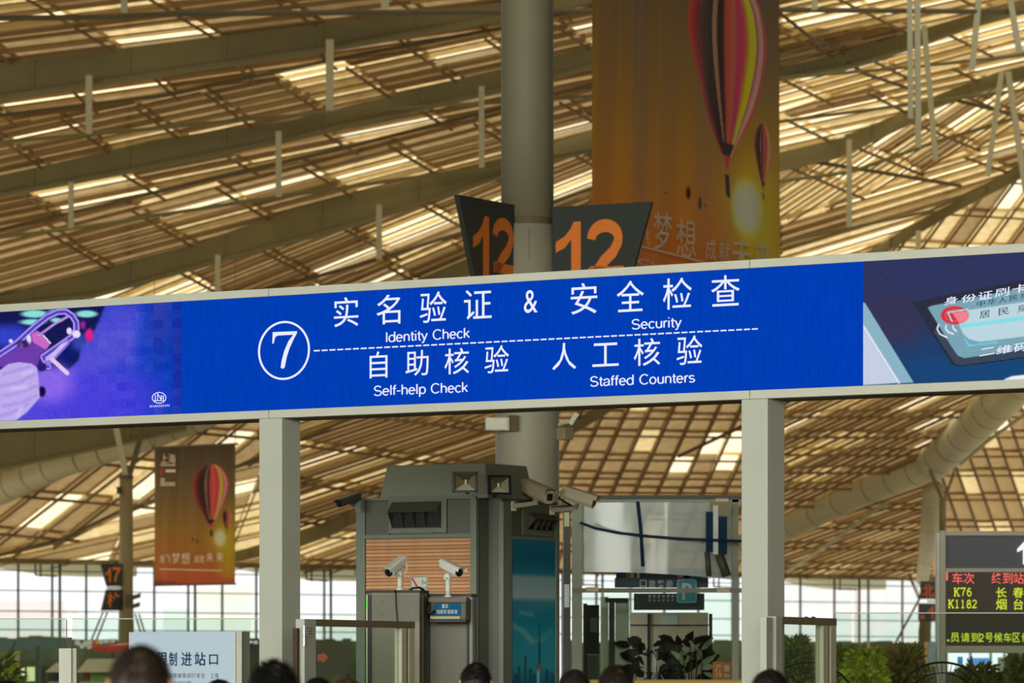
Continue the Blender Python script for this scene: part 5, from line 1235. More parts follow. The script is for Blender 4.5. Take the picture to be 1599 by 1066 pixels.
# notice papers on the left strip
for y0, y1, c, lab in ((800, 822, (200, 200, 168), 'small cream notice in the narrow side bay beside the booth'), (912, 948, (214, 226, 220), 'white paper notice in the narrow side bay beside the booth')):
    tag(fbox(GE, 881, y0, 889, y1, .03, .01).build('notice', mat('notice_%d' % y0, c, .5)), lab, 'notice')

# ------------------------------------------------------------------ leaves and plants
def leaf(c, d, up_, L, W):
    d = d.normalized(); s = d.cross(up_).normalized(); n_ = s.cross(d)
    return [c, c + d * L * .3 + s * W / 2 + n_ * L * .05, c + d * L * .7 + s * W * .38 + n_ * L * .04, c + d * L - n_ * L * .1, c + d * L * .7 - s * W * .38 + n_ * L * .04, c + d * L * .3 - s * W / 2 + n_ * L * .05]
def rvec():
    v = Vector((random.gauss(0, 1), random.gauss(0, 1), random.gauss(0, 1))); return v.normalized()
def potted(label, px, Y, ybot, ytop, n, L, W, spread, m_leaf, name='potted_plant', group=None):
    base = ground(P(px, HY, Y)); zt_ = EYE + (HY - ytop) * Y / F
    r = thing(name, label, 'plant', base, group)
    MB().lathe(base, [(.14, 0), (.2, .38), (.215, .38), (.215, .42), (.18, .42), (.17, .36)], 16).build('pot', mat('dark_pot', (60, 52, 44), .6), r, smooth=False)
    for k in range(4):
        a = k * 1.7; tp = base + V(math.cos(a) * spread * .5, math.sin(a) * spread * .5, zt_ - .15)
        MB().tube([base + up() * .36, base.lerp(tp, .5) + V(0, 0, .1), tp], [.018, .014, .006], 6).build('stem', mat('stem_brown', (80, 74, 46), .7), r)
    for k in range(n):
        t_ = random.random() ** .7; a = random.uniform(0, 6.28); rr_ = spread * random.random() ** .5 * (1 - .45 * t_)
        c = base + V(math.cos(a) * rr_, math.sin(a) * rr_, .6 + (zt_ - .6 - L * .4) * t_)
        d = V(math.cos(a), math.sin(a), random.uniform(-.2, .9)) + rvec() * .35
        MB().add(leaf(c, d, V(0, -1, .2) + rvec() * .6, L * random.uniform(.7, 1.15), W * random.uniform(.8, 1.2)), [(0, 1, 2, 3, 4, 5)]).build('leaf', m_leaf, r)
    return r
potted('dark broad-leaved plant inside the glass enclosure, left bushy one', 1015, GY + 1.2, 1066, 992, 120, .22, .11, .42, mat('leaf_dark', (34, 38, 26), .5, 0, .3, 5))
potted('dark broad-leaved plant inside the enclosure, taller right one', 1068, GY + 2.0, 1066, 982, 90, .26, .12, .36, mat('leaf_dark', (34, 38, 26), .5, 0, .3, 5))
potted('pale variegated plant inside the enclosure before the taller dark one', 1082, GY + .7, 1066, 1000, 34, .24, .07, .22, mat('leaf_pale', (150, 158, 132), .5, 0, .3, 5))
greens = [mat('leaf_bright', (176, 188, 62), .55, 0, .3, 3), mat('leaf_mid', (134, 148, 64), .55, 0, .3, 3), mat('leaf_olive', (156, 136, 78), .6, 0, .3, 3), mat('leaf_deep', (96, 112, 66), .6, 0, .3, 3)]
def bush(label, px, Y, ytop, wpx, n, mi, L=.17, W=.055):
    n = int(n * 2.2)
    base = ground(P(px, HY, Y)); q = Y / F; H = EYE + (HY - ytop) * q; R = wpx * q / 2
    r = thing('planter_bush', label, 'plant', base, 'green bushes standing in planters in the hall')
    MB().box(base + V(0, 0, .25), (R * 1.5, .7, .5)).build('planter', mat('stone_planter', (150, 140, 116), .7), r, bevel=.02)
    for k in range(5): MB().tube([base + up() * .45, base + V(random.uniform(-R, R) * .6, random.uniform(-.3, .3), H * .8)], [.03, .008], 5).build('stem', mat('stem_brown', (80, 74, 46), .7), r)
    for m_i in set(mi):
        mb = MB()
        for k in range(int(n * mi.count(m_i) / len(mi))):
            t_ = random.random(); a = random.uniform(0, 6.28); rr_ = R * random.random() ** .5 * (1.05 - .6 * t_ ** 2)
            c = base + V(math.cos(a) * rr_, math.sin(a) * rr_ * .5, .6 + (H - .7) * t_)
            mb.add(leaf(c, V(math.cos(a), math.sin(a) * .5 - .2, random.uniform(-.3, 1.1)) + rvec() * .5, V(0, -1, .6) + rvec() * .7, L * random.uniform(.6, 1.2), W * random.uniform(.8, 1.4)), [(0, 1, 2, 3, 4, 5)])
        o = mb.build('foliage', greens[m_i], r); o['kind'] = 'stuff'
bush('dark mid-green bush just right of the right gate', 1315, 66, 1006, 60, 700, [1, 1, 3])
bush('bright yellow-green bush near the middle of the right planting', 1352, 62, 1010, 76, 900, [0, 0, 1])
bush('olive-brown leafy bush left of the departure board', 1410, 68, 1004, 80, 900, [2, 1, 2])
bush('tall sparse green bush seen through the right gate', 1238, 68, 990, 60, 800, [1, 3, 3])
bush('low green bush under the departure board', 1528, 66, 1032, 90, 500, [1, 2, 3])
bush('green bush at the right edge under the departure board', 1592, 70, 1016, 50, 500, [1, 3, 2])
bush('small palm-like bush at the left edge', -4, 70, 1024, 34, 240, [0, 3], .4, .04)

# ------------------------------------------------------------------ departure board
DY = 60.0
DB = vplane(1467, DY, 1760, DY)
dp = thing('departure_board', 'tall departure board with red and yellow lettering at the right edge', 'board', ground(DB.at(1500, HY)))
fr_m = mat('board_frame', (178, 176, 156), .45, 0, .05, 3)
def dz(y): return DB.at(1500, y).z
zbox(DB, 1467, 1476.5, 0, dz(828), .06, -.25).build('side_post', fr_m, dp, bevel=.01)
zbox(DB, 1463.5, 1467, 0, dz(832), .0, -.28).build('side_post', mat('pale_edge', (206, 206, 190), .4), dp)
zbox(DB, 1476.5, 1760, dz(836), dz(829), .06, -.25).build('top_rail', fr_m, dp)
zbox(DB, 1476.5, 1760, dz(893), dz(887), .04, -.2).build('middle_rail', fr_m, dp)
zbox(DB, 1476.5, 1760, dz(1019), dz(1008), .05, -.2).build('bottom_rail', fr_m, dp)
zbox(DB, 1476.5, 1760, dz(887), dz(836.5), .0, -.2).build('header_panel', mat('slate_panel', (84, 88, 98), .5, 0, .06, 1), dp)
zbox(DB, 1476.5, 1760, dz(1008), dz(893.5), .0, -.2).build('led_panel', mat('led_black_brown', (62, 52, 34), .5, 0, .1, 3), dp)
wh = emit('board_white', (250, 246, 255), 1.0); rd = emit('board_red', (255, 112, 104), 1.0); yl = emit('board_yellow', (216, 236, 60), 1.0)
mb = MB(); mb.add([DB.at(x, y, .02) for x, y in ((1597, 881), (1604, 881), (1604, 845), (1599, 845), (1588, 857), (1588, 862), (1597, 858))], [(0, 1, 2, 3, 4, 5, 6)]); mb.build('numeral', wh, dp)
def dbx(x0, y0, x1, y1): return (1380 + x0 / 4.009, 800 + y0 / 4.008, 1380 + x1 / 4.009, 800 + y1 / 4.008)
def row(chs, m_, bold=.005):
    for ch, b in chs:
        mb = MB(); put(mb, DB, ch, *dbx(*b), 0, off=.02, bold=bold); mb.build('character', m_, dp)
row((('车', (428, 376, 494, 446)), ('次', (500, 376, 566, 446)), ('终', (674, 376, 738, 446)), ('到', (744, 376, 806, 446)), ('站', (812, 376, 876, 446))), rd)
mb = MB(); mb.add([DB.at(x, y, .02) for x, y in ((1477, 893), (1480, 893), (1480, 906), (1477, 906))], [(0, 1, 2, 3)]); mb.build('character', rd, dp)
def slab_dig(chs, m_):
    """railway board digits with slab serifs"""
    S = {'K': [[(.18, .03), (.18, .97)], [(.02, .05), (.36, .05)], [(.02, .95), (.36, .95)], [(.22, .42), (.8, .95)], [(.4, .58), (.82, .05)], [(.66, .95), (.96, .95)], [(.66, .05), (.98, .05)]],
         '7': [[(.1, .8), (.1, .94), (.88, .94), (.5, .45), (.42, .04)]], '6': [_arc(.5, .32, .36, .28, 0, 360, 16), [(.14, .35), (.2, .7), (.45, .92), (.8, .86)]],
         '1': [[(.25, .8), (.5, .94), (.5, .05)], [(.2, .05), (.82, .05)]], '8': [_arc(.5, .72, .28, .22, 0, 360, 14), _arc(.5, .27, .36, .24, 0, 360, 14)],
         '2': [_arc(.48, .7, .34, .24, 165, -30, 10) + [(.15, .1), (.12, .06), (.88, .06)]]}
    for ch, b in chs:
        x0, y0, x1, y1 = dbx(*b); mb = MB()
        for st in S[ch]:
            vs, fs = ribbon([(x * .72, y) for x, y in st], .13); mb.add([DB.at(x0 + (x1 - x0) * v.x / .72, y1 + (y0 - y1) * v.y, .02) for v in vs], fs)
        mb.build('character', m_, dp)
slab_dig((('K', (438, 470, 476, 524)), ('7', (480, 470, 512, 524)), ('6', (518, 470, 550, 524)), ('K', (402, 545, 440, 598)), ('1', (444, 545, 472, 598)), ('1', (480, 545, 508, 598)), ('8', (516, 545, 548, 598)), ('2', (552, 545, 584, 598))), yl)
row((('长', (702, 468, 768, 532)), ('春', (808, 468, 874, 532)), ('烟', (702, 540, 768, 608)), ('台', (812, 540, 872, 608))), yl)
row(tuple((ch, (418 + 64 * k, 752, 472 + 64 * k, 810)) for k, ch in enumerate('员请到')) + (('号', (634, 752, 682, 810)), ('候', (690, 752, 742, 810)), ('车', (748, 752, 800, 810)), ('区', (806, 752, 852, 810)), ('候', (862, 752, 914, 810))), yl, .005)
slab_dig((('2', (596, 758, 628, 808)),), yl)
mb = MB(); mb.add([DB.at(x, y, .02) for x, y in ((1479, 998), (1482, 998), (1482, 1001), (1479, 1001))], [(0, 1, 2, 3)]); mb.build('character', yl, dp)

# small screens and counter behind the board
sc_ = thing('ticket_counter', 'low grey counter with a lit blue screen under the departure board', 'counter', ground(P(1550, HY, 90)))
CP = vplane(1440, 90, 1700, 90)
zbox(CP, 1455, 1700, 0, CP.at(1500, 1048).z, 0, -.6).build('desk', mat('counter_grey', (110, 112, 96), .6), sc_)
fbox(CP, 1510, 1027, 1546, 1044, .05, 0).build('screen', emit('blue_screen', (96, 160, 226), 1.0), sc_)
fbox(CP, 1495, 1025, 1503, 1038, .05, 0).build('screen', emit('cyan_screen', (60, 140, 190), .9), sc_)
fbox(CP, 1558, 1026, 1582, 1048, .05, 0).build('screen', mat('pale_green_screen', (190, 212, 176), .4), sc_)
fbox(CP, 1584, 1018, 1640, 1060, .03, 0).build('cabinet', mat('counter_pale', (176, 178, 158), .6), sc_)
fbox(CP, 1503, 1016, 1519, 1018.5, .1, .05).build('tube_lamp', emit('tube_white', (240, 236, 255), 1.0), sc_)

# 北 1 board and fork column beside the departure board
FY = 165.0; q = FY / F
fc = thing('narrow_column', 'dark narrow column with a V fork beside the departure board', 'column', ground(P(1448, HY, FY)))
MB().tube([ground(P(1444, HY, FY)), P(1444, 985, FY), P(1446, 960, FY)], [10 * q, 10 * q, 9 * q], 14).build('shaft', mat('column_far_dark', (112, 98, 62), .6, 0, .1, 1), fc, smooth=True)
MB().tube([P(1472, 830, FY - 2), P(1472, 780, FY - 2)], 5.5 * q, 12).build('upper_shaft', mat('column_far_dark', (112, 98, 62), .6, 0, .1, 1), fc, smooth=True)
for a, b, w_ in (((1452, 733), (1471, 779), 5), ((1490, 736), (1475, 779), 4), ((1419, 895), (1436, 934), 5), ((1436, 934), (1398, 1004), 3.2)):
    MB().bar(P(*a, FY - 2.5), P(*b, FY - 2.5), w_ * q, w_ * q, ref=(0, 1, 0)).build('brace', M['beam_dark'], fc)
MB().bar(P(1426, 905, FY - 3), P(1434, 929, FY - 3), 2.5 * q, 2.5 * q, ref=(0, 1, 0)).build('tube_lamp', mat('white_enamel', (228, 226, 214), .4), fc)
n1 = thing('number_board', 'dark board with orange 北 above 1, cut by the departure board', 'sign', P(1450, 970, FY - .9))
NP_ = vplane(1436, FY - .9, 1464, FY - .9)
fbox(NP_, 1437, 907, 1465, 935, 0, -.1).build('board', sign_d, n1); fbox(NP_, 1434, 942, 1465, 970, 0, -.1).build('board', sign_d, n1)
fbox(NP_, 1448, 936.5, 1465, 940, .02, -.1).build('joint_strip', mat('white_enamel', (228, 226, 214), .4), n1)
o2 = mat('orange_numerals_dim', (206, 92, 24), .5)
mb = MB(); put(mb, NP_, '北', 1440, 912, 1459, 932, 0, off=.02, bold=.02); mb.build('character', o2, n1)
mb = MB(); digit(mb, NP_, '1', 1449, 946, 1458, 967, 0, .02); mb.build('numeral', o2, n1)
mb = MB(); mb.add([NP_.at(1440 + 4 * math.cos(a / 2), 963 + 4 * math.sin(a / 2), .02) for a in range(12)], [tuple(range(12))]); mb.build('numeral', o2, n1)

# ------------------------------------------------------------------ fans
def fan(label, px, py, Y):
    c = P(px, py, Y); R_ = .43; r = thing('pedestal_fan', label, 'fan', ground(c), 'big black pedestal fans')
    def circ(rad, y, n=48): return [c + V(rad * math.cos(2 * math.pi * k / n), y, rad * math.sin(2 * math.pi * k / n)) for k in range(n + 1)]
    bk = mat('fan_black', (26, 30, 28), .4)
    MB().tube(circ(R_, 0), .011, 6, caps=False).build('rim', bk, r)
    w_ = MB()
    for rad in (.14, .34):
        for y in (-.09 * (1 - rad), .07): w_.tube(circ(rad, y, 28), .0035, 4, caps=False)
    for k in range(64):
        a = 2 * math.pi * k / 64; d = V(math.cos(a), 0, math.sin(a))
        w_.tube([c + d * .05 + V(0, -.11, 0), c + d * .3 + V(0, -.08, 0), c + d * R_], .0016, 4, caps=False); w_.tube([c + d * .05 + V(0, .09, 0), c + d * R_], .0016, 4, caps=False)
    o = w_.build('guard', bk, r); o['kind'] = 'stuff'
    for k in range(3):
        a = 2 * math.pi * k / 3 + .4; pts = []
        for t_, wd in ((.06, .05), (.2, .12), (.33, .14), (.38, .08)):
            for sgn in (-1, 1): aa = a + sgn * wd / max(t_, .1) * .5; pts.append(c + V(math.cos(aa) * t_, sgn * .02, math.sin(aa) * t_))
        MB().add(pts, [(0, 2, 3, 1), (2, 4, 5, 3), (4, 6, 7, 5)]).build('blade', mat('fan_blade', (60, 64, 60), .4), r)
    MB().tube([c + V(0, -.12, 0), c + V(0, .22, 0)], .07, 16).build('motor', bk, r, smooth=True)
    MB().tube([c + V(0, .15, 0), ground(c) + V(0, .15, .04)], .022, 10).build('pole', bk, r)
    MB().lathe(ground(c) + V(0, .15, 0), [(.3, 0), (.3, .02), (.05, .05)], 24).build('base', bk, r)
fan('big black pedestal fan right of the planting, its top arc in view', 1471, 1112, 40)
fan('big black pedestal fan seen through the right gate', 1262, 1112, 40)

# ------------------------------------------------------------------ white notice board at the left
WB = vplane(201, 33.5, 366, 32.9)
wb = thing('notice_board', 'white freestanding notice board with dark blue characters', 'sign', ground(WB.at(285, HY)))
ztw = WB.at(201, 986.5).z
zbox(WB, 201, 366, .25, ztw, .0, -.16).build('panel', mat('board_white_blue', (176, 196, 216), .4, 0, .04, 1), wb, bevel=.004)
zbox(WB, 366.2, 368, .25, ztw, -.005, -.155).build('edge_strip', m_bl, wb)
a = ground(WB.at(366, HY)); 
MB().box8([a + WB.n * .001, a + V(.052, -.0, 0), a + V(.052, 0, ztw), a + WB.n * .001 + up() * ztw, a - WB.n * .16, a + V(.052, .16, 0), a + V(.052, .16, ztw), a - WB.n * .16 + up() * ztw]).build('side_panel', mat('board_side', (172, 176, 164), .5), wb)
MB().box(ground(WB.at(285, HY, -.08)) + V(0, 0, .12), (.8, .4, .24), ux=WB.u).build('base', M['post'], wb)
bl = mat('deep_blue_print', (16, 48, 92), .5); gy = mat('grey_print', (90, 104, 124), .5)
for ch, x0, y0, x1, y1 in (('限', 246, 1018, 262, 1040), ('制', 264.5, 1018, 276.7, 1039.5), ('进', 283.5, 1018, 299.8, 1039.5), ('站', 304.2, 1018, 321.3, 1039), ('口', 327, 1021.5, 340.7, 1037.5)):
    mb = MB(); put(mb, WB, ch, x0, y0, x1, y1, .0, off=.004, bold=.012); mb.build('character', bl, wb)
mb = MB()
for k, ch in enumerate('保障旅客出行安全'): put(mb, WB, ch, 263.3 + 7.3 * k, 1050.5, 269.4 + 7.3 * k, 1058, 0, off=.004)
for k, ch in enumerate('上海'): put(mb, WB, ch, 328.6 + 7 * k, 1050.5, 334.6 + 7 * k, 1058, 0, off=.004)
for k, ch in enumerate('站实行限'): put(mb, WB, ch, 271 + 7.3 * k, 1063, 277 + 7.3 * k, 1070.5, 0, off=.004)
o = mb.build('lettering', gy, wb); o['kind'] = 'stuff'

# ------------------------------------------------------------------ stalls, hedge and signs in the far left background
def fthing(name, label, cat, x0, x1, y0, y1, Y, m_, d=.4, grp=None, pn='panel'):
    pl = vplane(x0, Y, x1, Y); r = thing(name, label, cat, ground(pl.at((x0 + x1) / 2, HY)), grp)
    fbox(pl, x0, y0, x1, y1, 0, -d).build(pn, m_, r); return r, pl
hd = mat('far_hedge', (108, 124, 98), .8, 0, .4, 1.2); 
for x0, x1, yt, lab in ((-160, 100, 994, 'dark low hedge band behind the left glass fence'), (100, 240, 1000, 'dark low hedge band behind the red stall roof'), (380, 560, 998, 'dark low hedge band behind the left gantry post'), (1180, 1480, 1001, 'dark low hedge band behind the right planting'), (880, 1180, 1000, 'dark low hedge band behind the glass enclosure')):
    Y = 183; pl = vplane(x0, Y, x1, Y); o = MB()
    n = 14
    for k in range(n):
        xa, xb = x0 + (x1 - x0) * k / n, x0 + (x1 - x0) * (k + 1) / n; y_ = yt + random.uniform(-3, 3)
        o.v += []; A, B = ground(pl.at(xa, HY)), ground(pl.at(xb, HY)); h_ = pl.at(xa, y_).z
        o.box8([A, B, B + up() * h_, A + up() * h_, A + V(0, 1.2, 0), B + V(0, 1.2, 0), B + V(0, 1.2, h_), A + V(0, 1.2, h_)])
    o = o.build('hedge', hd); tag(o, lab, 'hedge', 'far low hedges', 'stuff')
beige = mat('beige_canvas', (206, 190, 152), .7, 0, .05, 1)
def stall(label, x0, x1, yt, ym, Y, inner):
    pl = vplane(x0, Y, x1, Y); r = thing('stall', label, 'stall', ground(pl.at((x0 + x1) / 2, HY)), 'beige canopied stalls')
    A, B = pl.at(x0, ym), pl.at(x1, ym); A2, B2 = pl.at(x0 + 14, yt), pl.at(x1 - 8, yt); dd = V(0, 2.4, 0)
    MB().box8([A, B, B2 + dd * .3, A2 + dd * .3, A + dd, B + dd, B2 + dd * .6, A2 + dd * .6]).build('canopy', beige, r)
    for x in (x0 + 3, x1 - 3): zbox(pl, x - 1.5, x + 1.5, 0, pl.at(x, ym).z, 0, -.1).build('pole', m_gd, r)
    zbox(pl, x0 + 2, x1 - 2, 0, pl.at(x0, 1064).z, -.1, -1.5).build('counter', mat('stall_counter', (196, 192, 170), .6), r)
    for a_, b_, c_ in inner: fbox(pl, a_, ym + 1, b_, 1063, -1.6, -1.8).build('goods_panel', mat('goods_%d_%d_%d' % c_, c_, .6), r)
stall('beige canopied stall at the far left behind the short metal post', 70, 96, 1034, 1049, 120, [(74, 92, (40, 66, 72))])
stall('wide beige canopied stall behind the largest head', 119, 245, 1028, 1049, 118, [(121, 131, (140, 70, 30)), (132, 178, (150, 190, 96)), (179, 240, (92, 110, 92))])
gl = thing('lit_shop_front', 'bright yellow-green lit shop front at the far left edge', 'shop', ground(P(24, HY, 150)))
pl = vplane(-40, 150, 60, 150)
for a_, b_ in ((-40, 15), (18, 22), (33, 38), (42, 54)): fbox(pl, a_, 1041, b_, 1063, 0, -.1).build('pane', emit('shop_glow', (236, 244, 170), .9), gl)
fbox(pl, -40, 1030, 60, 1040, .1, -.3).build('fascia', mat('fascia_olive', (96, 96, 66), .7), gl); zbox(pl, -40, 60, 0, pl.at(0, 1063).z, .1, -.3).build('base', mat('fascia_olive', (96, 96, 66), .7), gl)
tag(zbox(vplane(22, 140, 30, 140), 22.5, 29.5, 0, P(25, 1016, 140).z, 0, -.3).build('wood_pole', mat('pole_cream', (190, 176, 136), .6)), 'cream square pole at the far left behind the glass fence', 'pole')
tag(zbox(vplane(55, 130, 62, 130), 56, 62, 0, P(58, 1008, 130).z, 0, -.3).build('steel_pole', mat('pole_slate', (74, 96, 92), .6)), 'slate grey pole at the far left behind the glass fence', 'pole')
r, pl = fthing('dark_awning', 'long dark awning behind the left glass fence', 'awning', -120, 92, 999, 1014, 160, mat('awning_slate', (98, 120, 114), .7, 0, .15, .5), .8)
zbox(pl, -118, 90, 0, pl.at(0, 1040).z, -.9, -1.2).build('back_wall', mat('awning_back', (84, 88, 66), .8, 0, .2, .4), r)
# red capsule roof with coloured letter discs
rs = thing('red_stall_roof', 'red rounded stall roof with a row of white, red and yellow discs above it', 'stall', ground(P(165, HY, 140)))
pl = vplane(110, 140, 200, 140)
c0, c1 = P(160, 1012, 140), P(205, 1009, 140)
MB().tube([P(143, 1010, 140), P(150, 1012, 140), P(170, 1013, 140), P(210, 1010, 140)], [.04, .1, .13, .13], 12).build('roof', mat('stall_red', (206, 78, 66), .5), rs, smooth=True)
MB().tube([ground(P(175, HY, 140)), P(175, 1012, 140)], .05, 8).build('pole', m_gd, rs)
for k, (x, y, c_) in enumerate(((121, 1003, (240, 240, 232)), (128, 1008, (240, 240, 232)), (134, 1004, (240, 240, 232)), (139, 1009, (226, 226, 220)), (140, 1002, (240, 240, 232)), (147, 1004, (226, 60, 50)), (152, 1002, (246, 190, 60)), (158, 1002, (240, 240, 232)), (165, 1001, (240, 240, 232)), (171, 1001, (226, 200, 180)), (177, 1000, (240, 240, 232)))):
    MB().tube([P(x, y, 139.6), P(x, y, 139.8)], .085 if k < 5 else .065, 12).build('letter_disc', mat('disc_%d_%d_%d' % c_, c_, .4), rs)
zbox(pl, 119, 180, pl.at(0, 1013).z, pl.at(0, 998).z, -.5, -.6).build('backing', mat('awning_slate', (98, 120, 114), .7), rs)
dsn = thing('direction_sign', 'dark olive sign with an orange arrow seen through the left gate', 'sign', ground(P(520, HY, 75)))
pl = vplane(470, 75, 546, 75)
fbox(pl, 466, 1006, 546, 1051, 0, -.1).build('panel', mat('sign_olive', (84, 80, 56), .6, 0, .08, 1), dsn)
mb = MB(); mb.add([pl.at(x, y, .02) for x, y in ((496, 1021), (503, 1021), (503, 1017), (513, 1026), (503, 1036), (503, 1031), (496, 1031))], [(0, 1, 2, 3, 4, 5, 6)]); mb.build('arrow', mat('arrow_orange', (226, 106, 34), .5), dsn)
for x in (470, 542): MB().tube([ground(pl.at(x, HY, -.05)), pl.at(x, 1008, -.05)], .04, 8).build('pole', m_gd, dsn)
r, pl = fthing('far_sign', 'dark far sign with small lit letters just left of the left post', 'sign', 376, 404, 996, 1008, 150, mat('far_sign_dark', (50, 56, 50), .6), .2)
mb = MB()
for k, ch in enumerate('上海站'): put(mb, pl, ch, 380 + 8 * k, 999.5, 386.5 + 8 * k, 1005.5, 0, off=.02, bold=.02)
mb.build('lettering', emit('far_sign_glow', (236, 240, 236), 1.0), r)
zbox(pl, 376, 404, 0, pl.at(0, 1008).z, -.1, -.3).build('wall', mat('awning_back', (84, 88, 66), .8), r)
wallb = thing('low_partition', 'low olive partition wall behind the right planting', 'partition', ground(P(1330, HY, 110)))
pl = vplane(1190, 110, 1470, 110); zbox(pl, 1190, 1470, 0, pl.at(1300, 1006).z, 0, -.3).build('wall', mat('partition_olive', (112, 104, 72), .8, 0, .15, .6), wallb)
for x in (1356, 1446): zbox(pl, x - 2.5, x + 2.5, 0, pl.at(x, 1002).z, .1, 0).build('pole', mat('pole_tan', (206, 166, 110), .6), wallb)
fbox(pl, 1449, 1002, 1466, 1040, .1, 0).build('pale_panel', mat('pale_blue_panel', (140, 166, 180), .5), wallb)

# ------------------------------------------------------------------ people in the queue (seen from behind)
skin = mat('skin', (196, 150, 120), .55, 0, .05, 10)
def person(label, px, ytop, wpx, hair_rgb, hair, shirt, slim=1.0, turn=0.0, thin=None):
    # head breadth with hair about 0.165 m sets the distance
    HW = .168 if hair != 'long' else .172
    Y = HW * F / wpx; H = EYE + (HY - ytop) * Y / F - .012
    base = ground(P(px, HY, Y)); r = thing('person', label, 'person', base)
    s = H / 1.72
    def W(x, y, z): # local, y forward
        ct, st = math.cos(turn), math.sin(turn); return base + V((x * ct - y * st) * s, (x * st + y * ct) * s, z * s)
    # body: one continuous skinned surface
    vs = [(0, 0, .93), (0, .0, 1.12), (0, -.01, 1.30), (0, -.01, 1.42), (0, .0, 1.50), (0, .02, 1.60),
          (.17 * slim, -.01, 1.39), (.21 * slim, .0, 1.12), (.20 * slim, .16, .98), (.17 * slim, .25, 1.0),
          (-.17 * slim, -.01, 1.39), (-.21 * slim, .0, 1.12), (-.20 * slim, .16, .98), (-.17 * slim, .25, 1.0),
          (.10, .0, .88), (.10, .02, .48), (.10, -.02, .08), (.10, .14, .03), (-.10, .0, .88), (-.10, .02, .48), (-.10, -.02, .08), (-.10, .14, .03)]
    ed = [(0, 1), (1, 2), (2, 3), (3, 4), (4, 5), (3, 6), (6, 7), (7, 8), (8, 9), (3, 10), (10, 11), (11, 12), (12, 13), (0, 14), (14, 15), (15, 16), (16, 17), (0, 18), (18, 19), (19, 20), (20, 21)]
    rad = [(.15, .1), (.13, .09), (.15, .1), (.09, .08), (.052, .055), (.045, .055), (.055, .055), (.042, .042), (.03, .03), (.035, .018), (.055, .055), (.042, .042), (.03, .03), (.035, .018),
           (.085, .085), (.055, .055), (.038, .038), (.04, .03), (.085, .085), (.055, .055), (.038, .038), (.04, .03)]
    for hand, sx in ((9, 1), (13, -1)):       # five fingers rooted in each palm
        hx, hy, hz = vs[hand]
        for k, (dx, L) in enumerate(((-.026, .07), (-.009, .08), (.009, .076), (.026, .06))):
            i0 = len(vs); vs += [(hx + dx, hy + .03, hz - .005), (hx + dx, hy + .03 + L * .6, hz - .02), (hx + dx * .9, hy + .03 + L * .8, hz - .05)]
            ed += [(hand, i0), (i0, i0 + 1), (i0 + 1, i0 + 2)]; rad += [(.010, .010), (.009, .009), (.007, .007)]
        i0 = len(vs); vs += [(hx - sx * .03, hy - .01, hz), (hx - sx * .055, hy + .03, hz - .01)]; ed += [(hand, i0), (i0, i0 + 1)]; rad += [(.012, .012), (.009, .009)]
    def skinned(name, idx, grow, m_, parent, keep=None):
        mp_ = {j: i for i, j in enumerate(idx)}
        me = bpy.data.meshes.new(name); me.from_pydata([tuple(W(*vs[j]) - base) for j in idx], [(mp_[a_], mp_[b_]) for a_, b_ in ed if a_ in mp_ and b_ in mp_], [])
        o = bpy.data.objects.new(name, me); COL.objects.link(o)
        md = o.modifiers.new('skin', 'SKIN'); sv = me.skin_vertices[0].data
        for i, j in enumerate(idx): sv[i].radius = ((rad[j][0] + grow) * s, (rad[j][1] + grow) * s)
        sv[0].use_root = True; sb_ = o.modifiers.new('sub', 'SUBSURF'); sb_.levels = sb_.render_levels = 1 if name == 'body' else 2
        dg = bpy.context.evaluated_depsgraph_get(); m2 = bpy.data.meshes.new_from_object(o.evaluated_get(dg)); bpy.data.objects.remove(o)
        m2.name = name; m2.polygons.foreach_set('use_smooth', [True] * len(m2.polygons)); m2.materials.clear(); m2.materials.append(m_)
        o = bpy.data.objects.new(name, m2); COL.objects.link(o); o.parent = parent; return o
    bd = skinned('body', list(range(len(vs))), 0, skin, r)
    skinned('shirt', [1, 2, 3, 6, 7, 10, 11, 0], .018, mat('shirt_' + '_'.join(map(str, shirt)), shirt, .8, 0, .06, 8), r)
    skinned('trousers', [0, 14, 15, 16, 18, 19, 20], .016, mat('trousers_dark', (44, 46, 54), .8, 0, .1, 8), r)
    for sx in (1, -1): MB().ball(W(sx * .10, .05, .045), (.05 * s, .13 * s, .05 * s), 12, 8).build('shoe', M['black'], r, smooth=True)
    # head joined to the body mesh
    hc = V(0, .01, 1.605); k = HW / 2 / s / 1.06
    def head_pt(u, v_, f=1.0):
        x = math.sin(v_) * math.cos(u); y = math.sin(v_) * math.sin(u); z = math.cos(v_)
        hw = k * (1 - .16 * max(0, -z)); dd = .098 * (1 - .1 * max(0, -z)); hh = 1.72 - 1.605 if z > 0 else .125
        return W(*(hc + V(x * hw * f, y * dd * f, z * hh * f)))
    import bmesh
    hv, hf = [], []; nU, nV = 24, 16
    for j in range(nV + 1):
        for i in range(nU):
            u = 2 * math.pi * i / nU; v_ = math.pi * j / nV; p = head_pt(u, v_)
            fwd = math.sin(v_) * math.sin(u)
            if fwd > .9 and 7 <= j <= 10: p = p + (W(0, .028, 0) - W(0, 0, 0)) * (fwd - .9) * 10 * (1 if j in (8, 9) else .4)    # nose
            hv.append(p - base)
    for j in range(nV):
        for i in range(nU): hf.append((j * nU + i, (j + 1) * nU + i, (j + 1) * nU + (i + 1) % nU, j * nU + (i + 1) % nU))
    bm = bmesh.new(); bm.from_mesh(bd.data)
    nv = [bm.verts.new(v_) for v_ in hv]
    for f_ in hf:
        try: bm.faces.new([nv[i] for i in f_]).smooth = True
        except ValueError: pass
    for sx in (1, -1):     # ears
        e0 = MB().ball(W(sx * (k + .006), .0, 1.60) - base, (.012 * s, .022 * s, .034 * s), 10, 8); ev = [bm.verts.new(v_) for v_ in e0.v]
        for f_ in e0.f: bm.faces.new([ev[i] for i in f_]).smooth = True
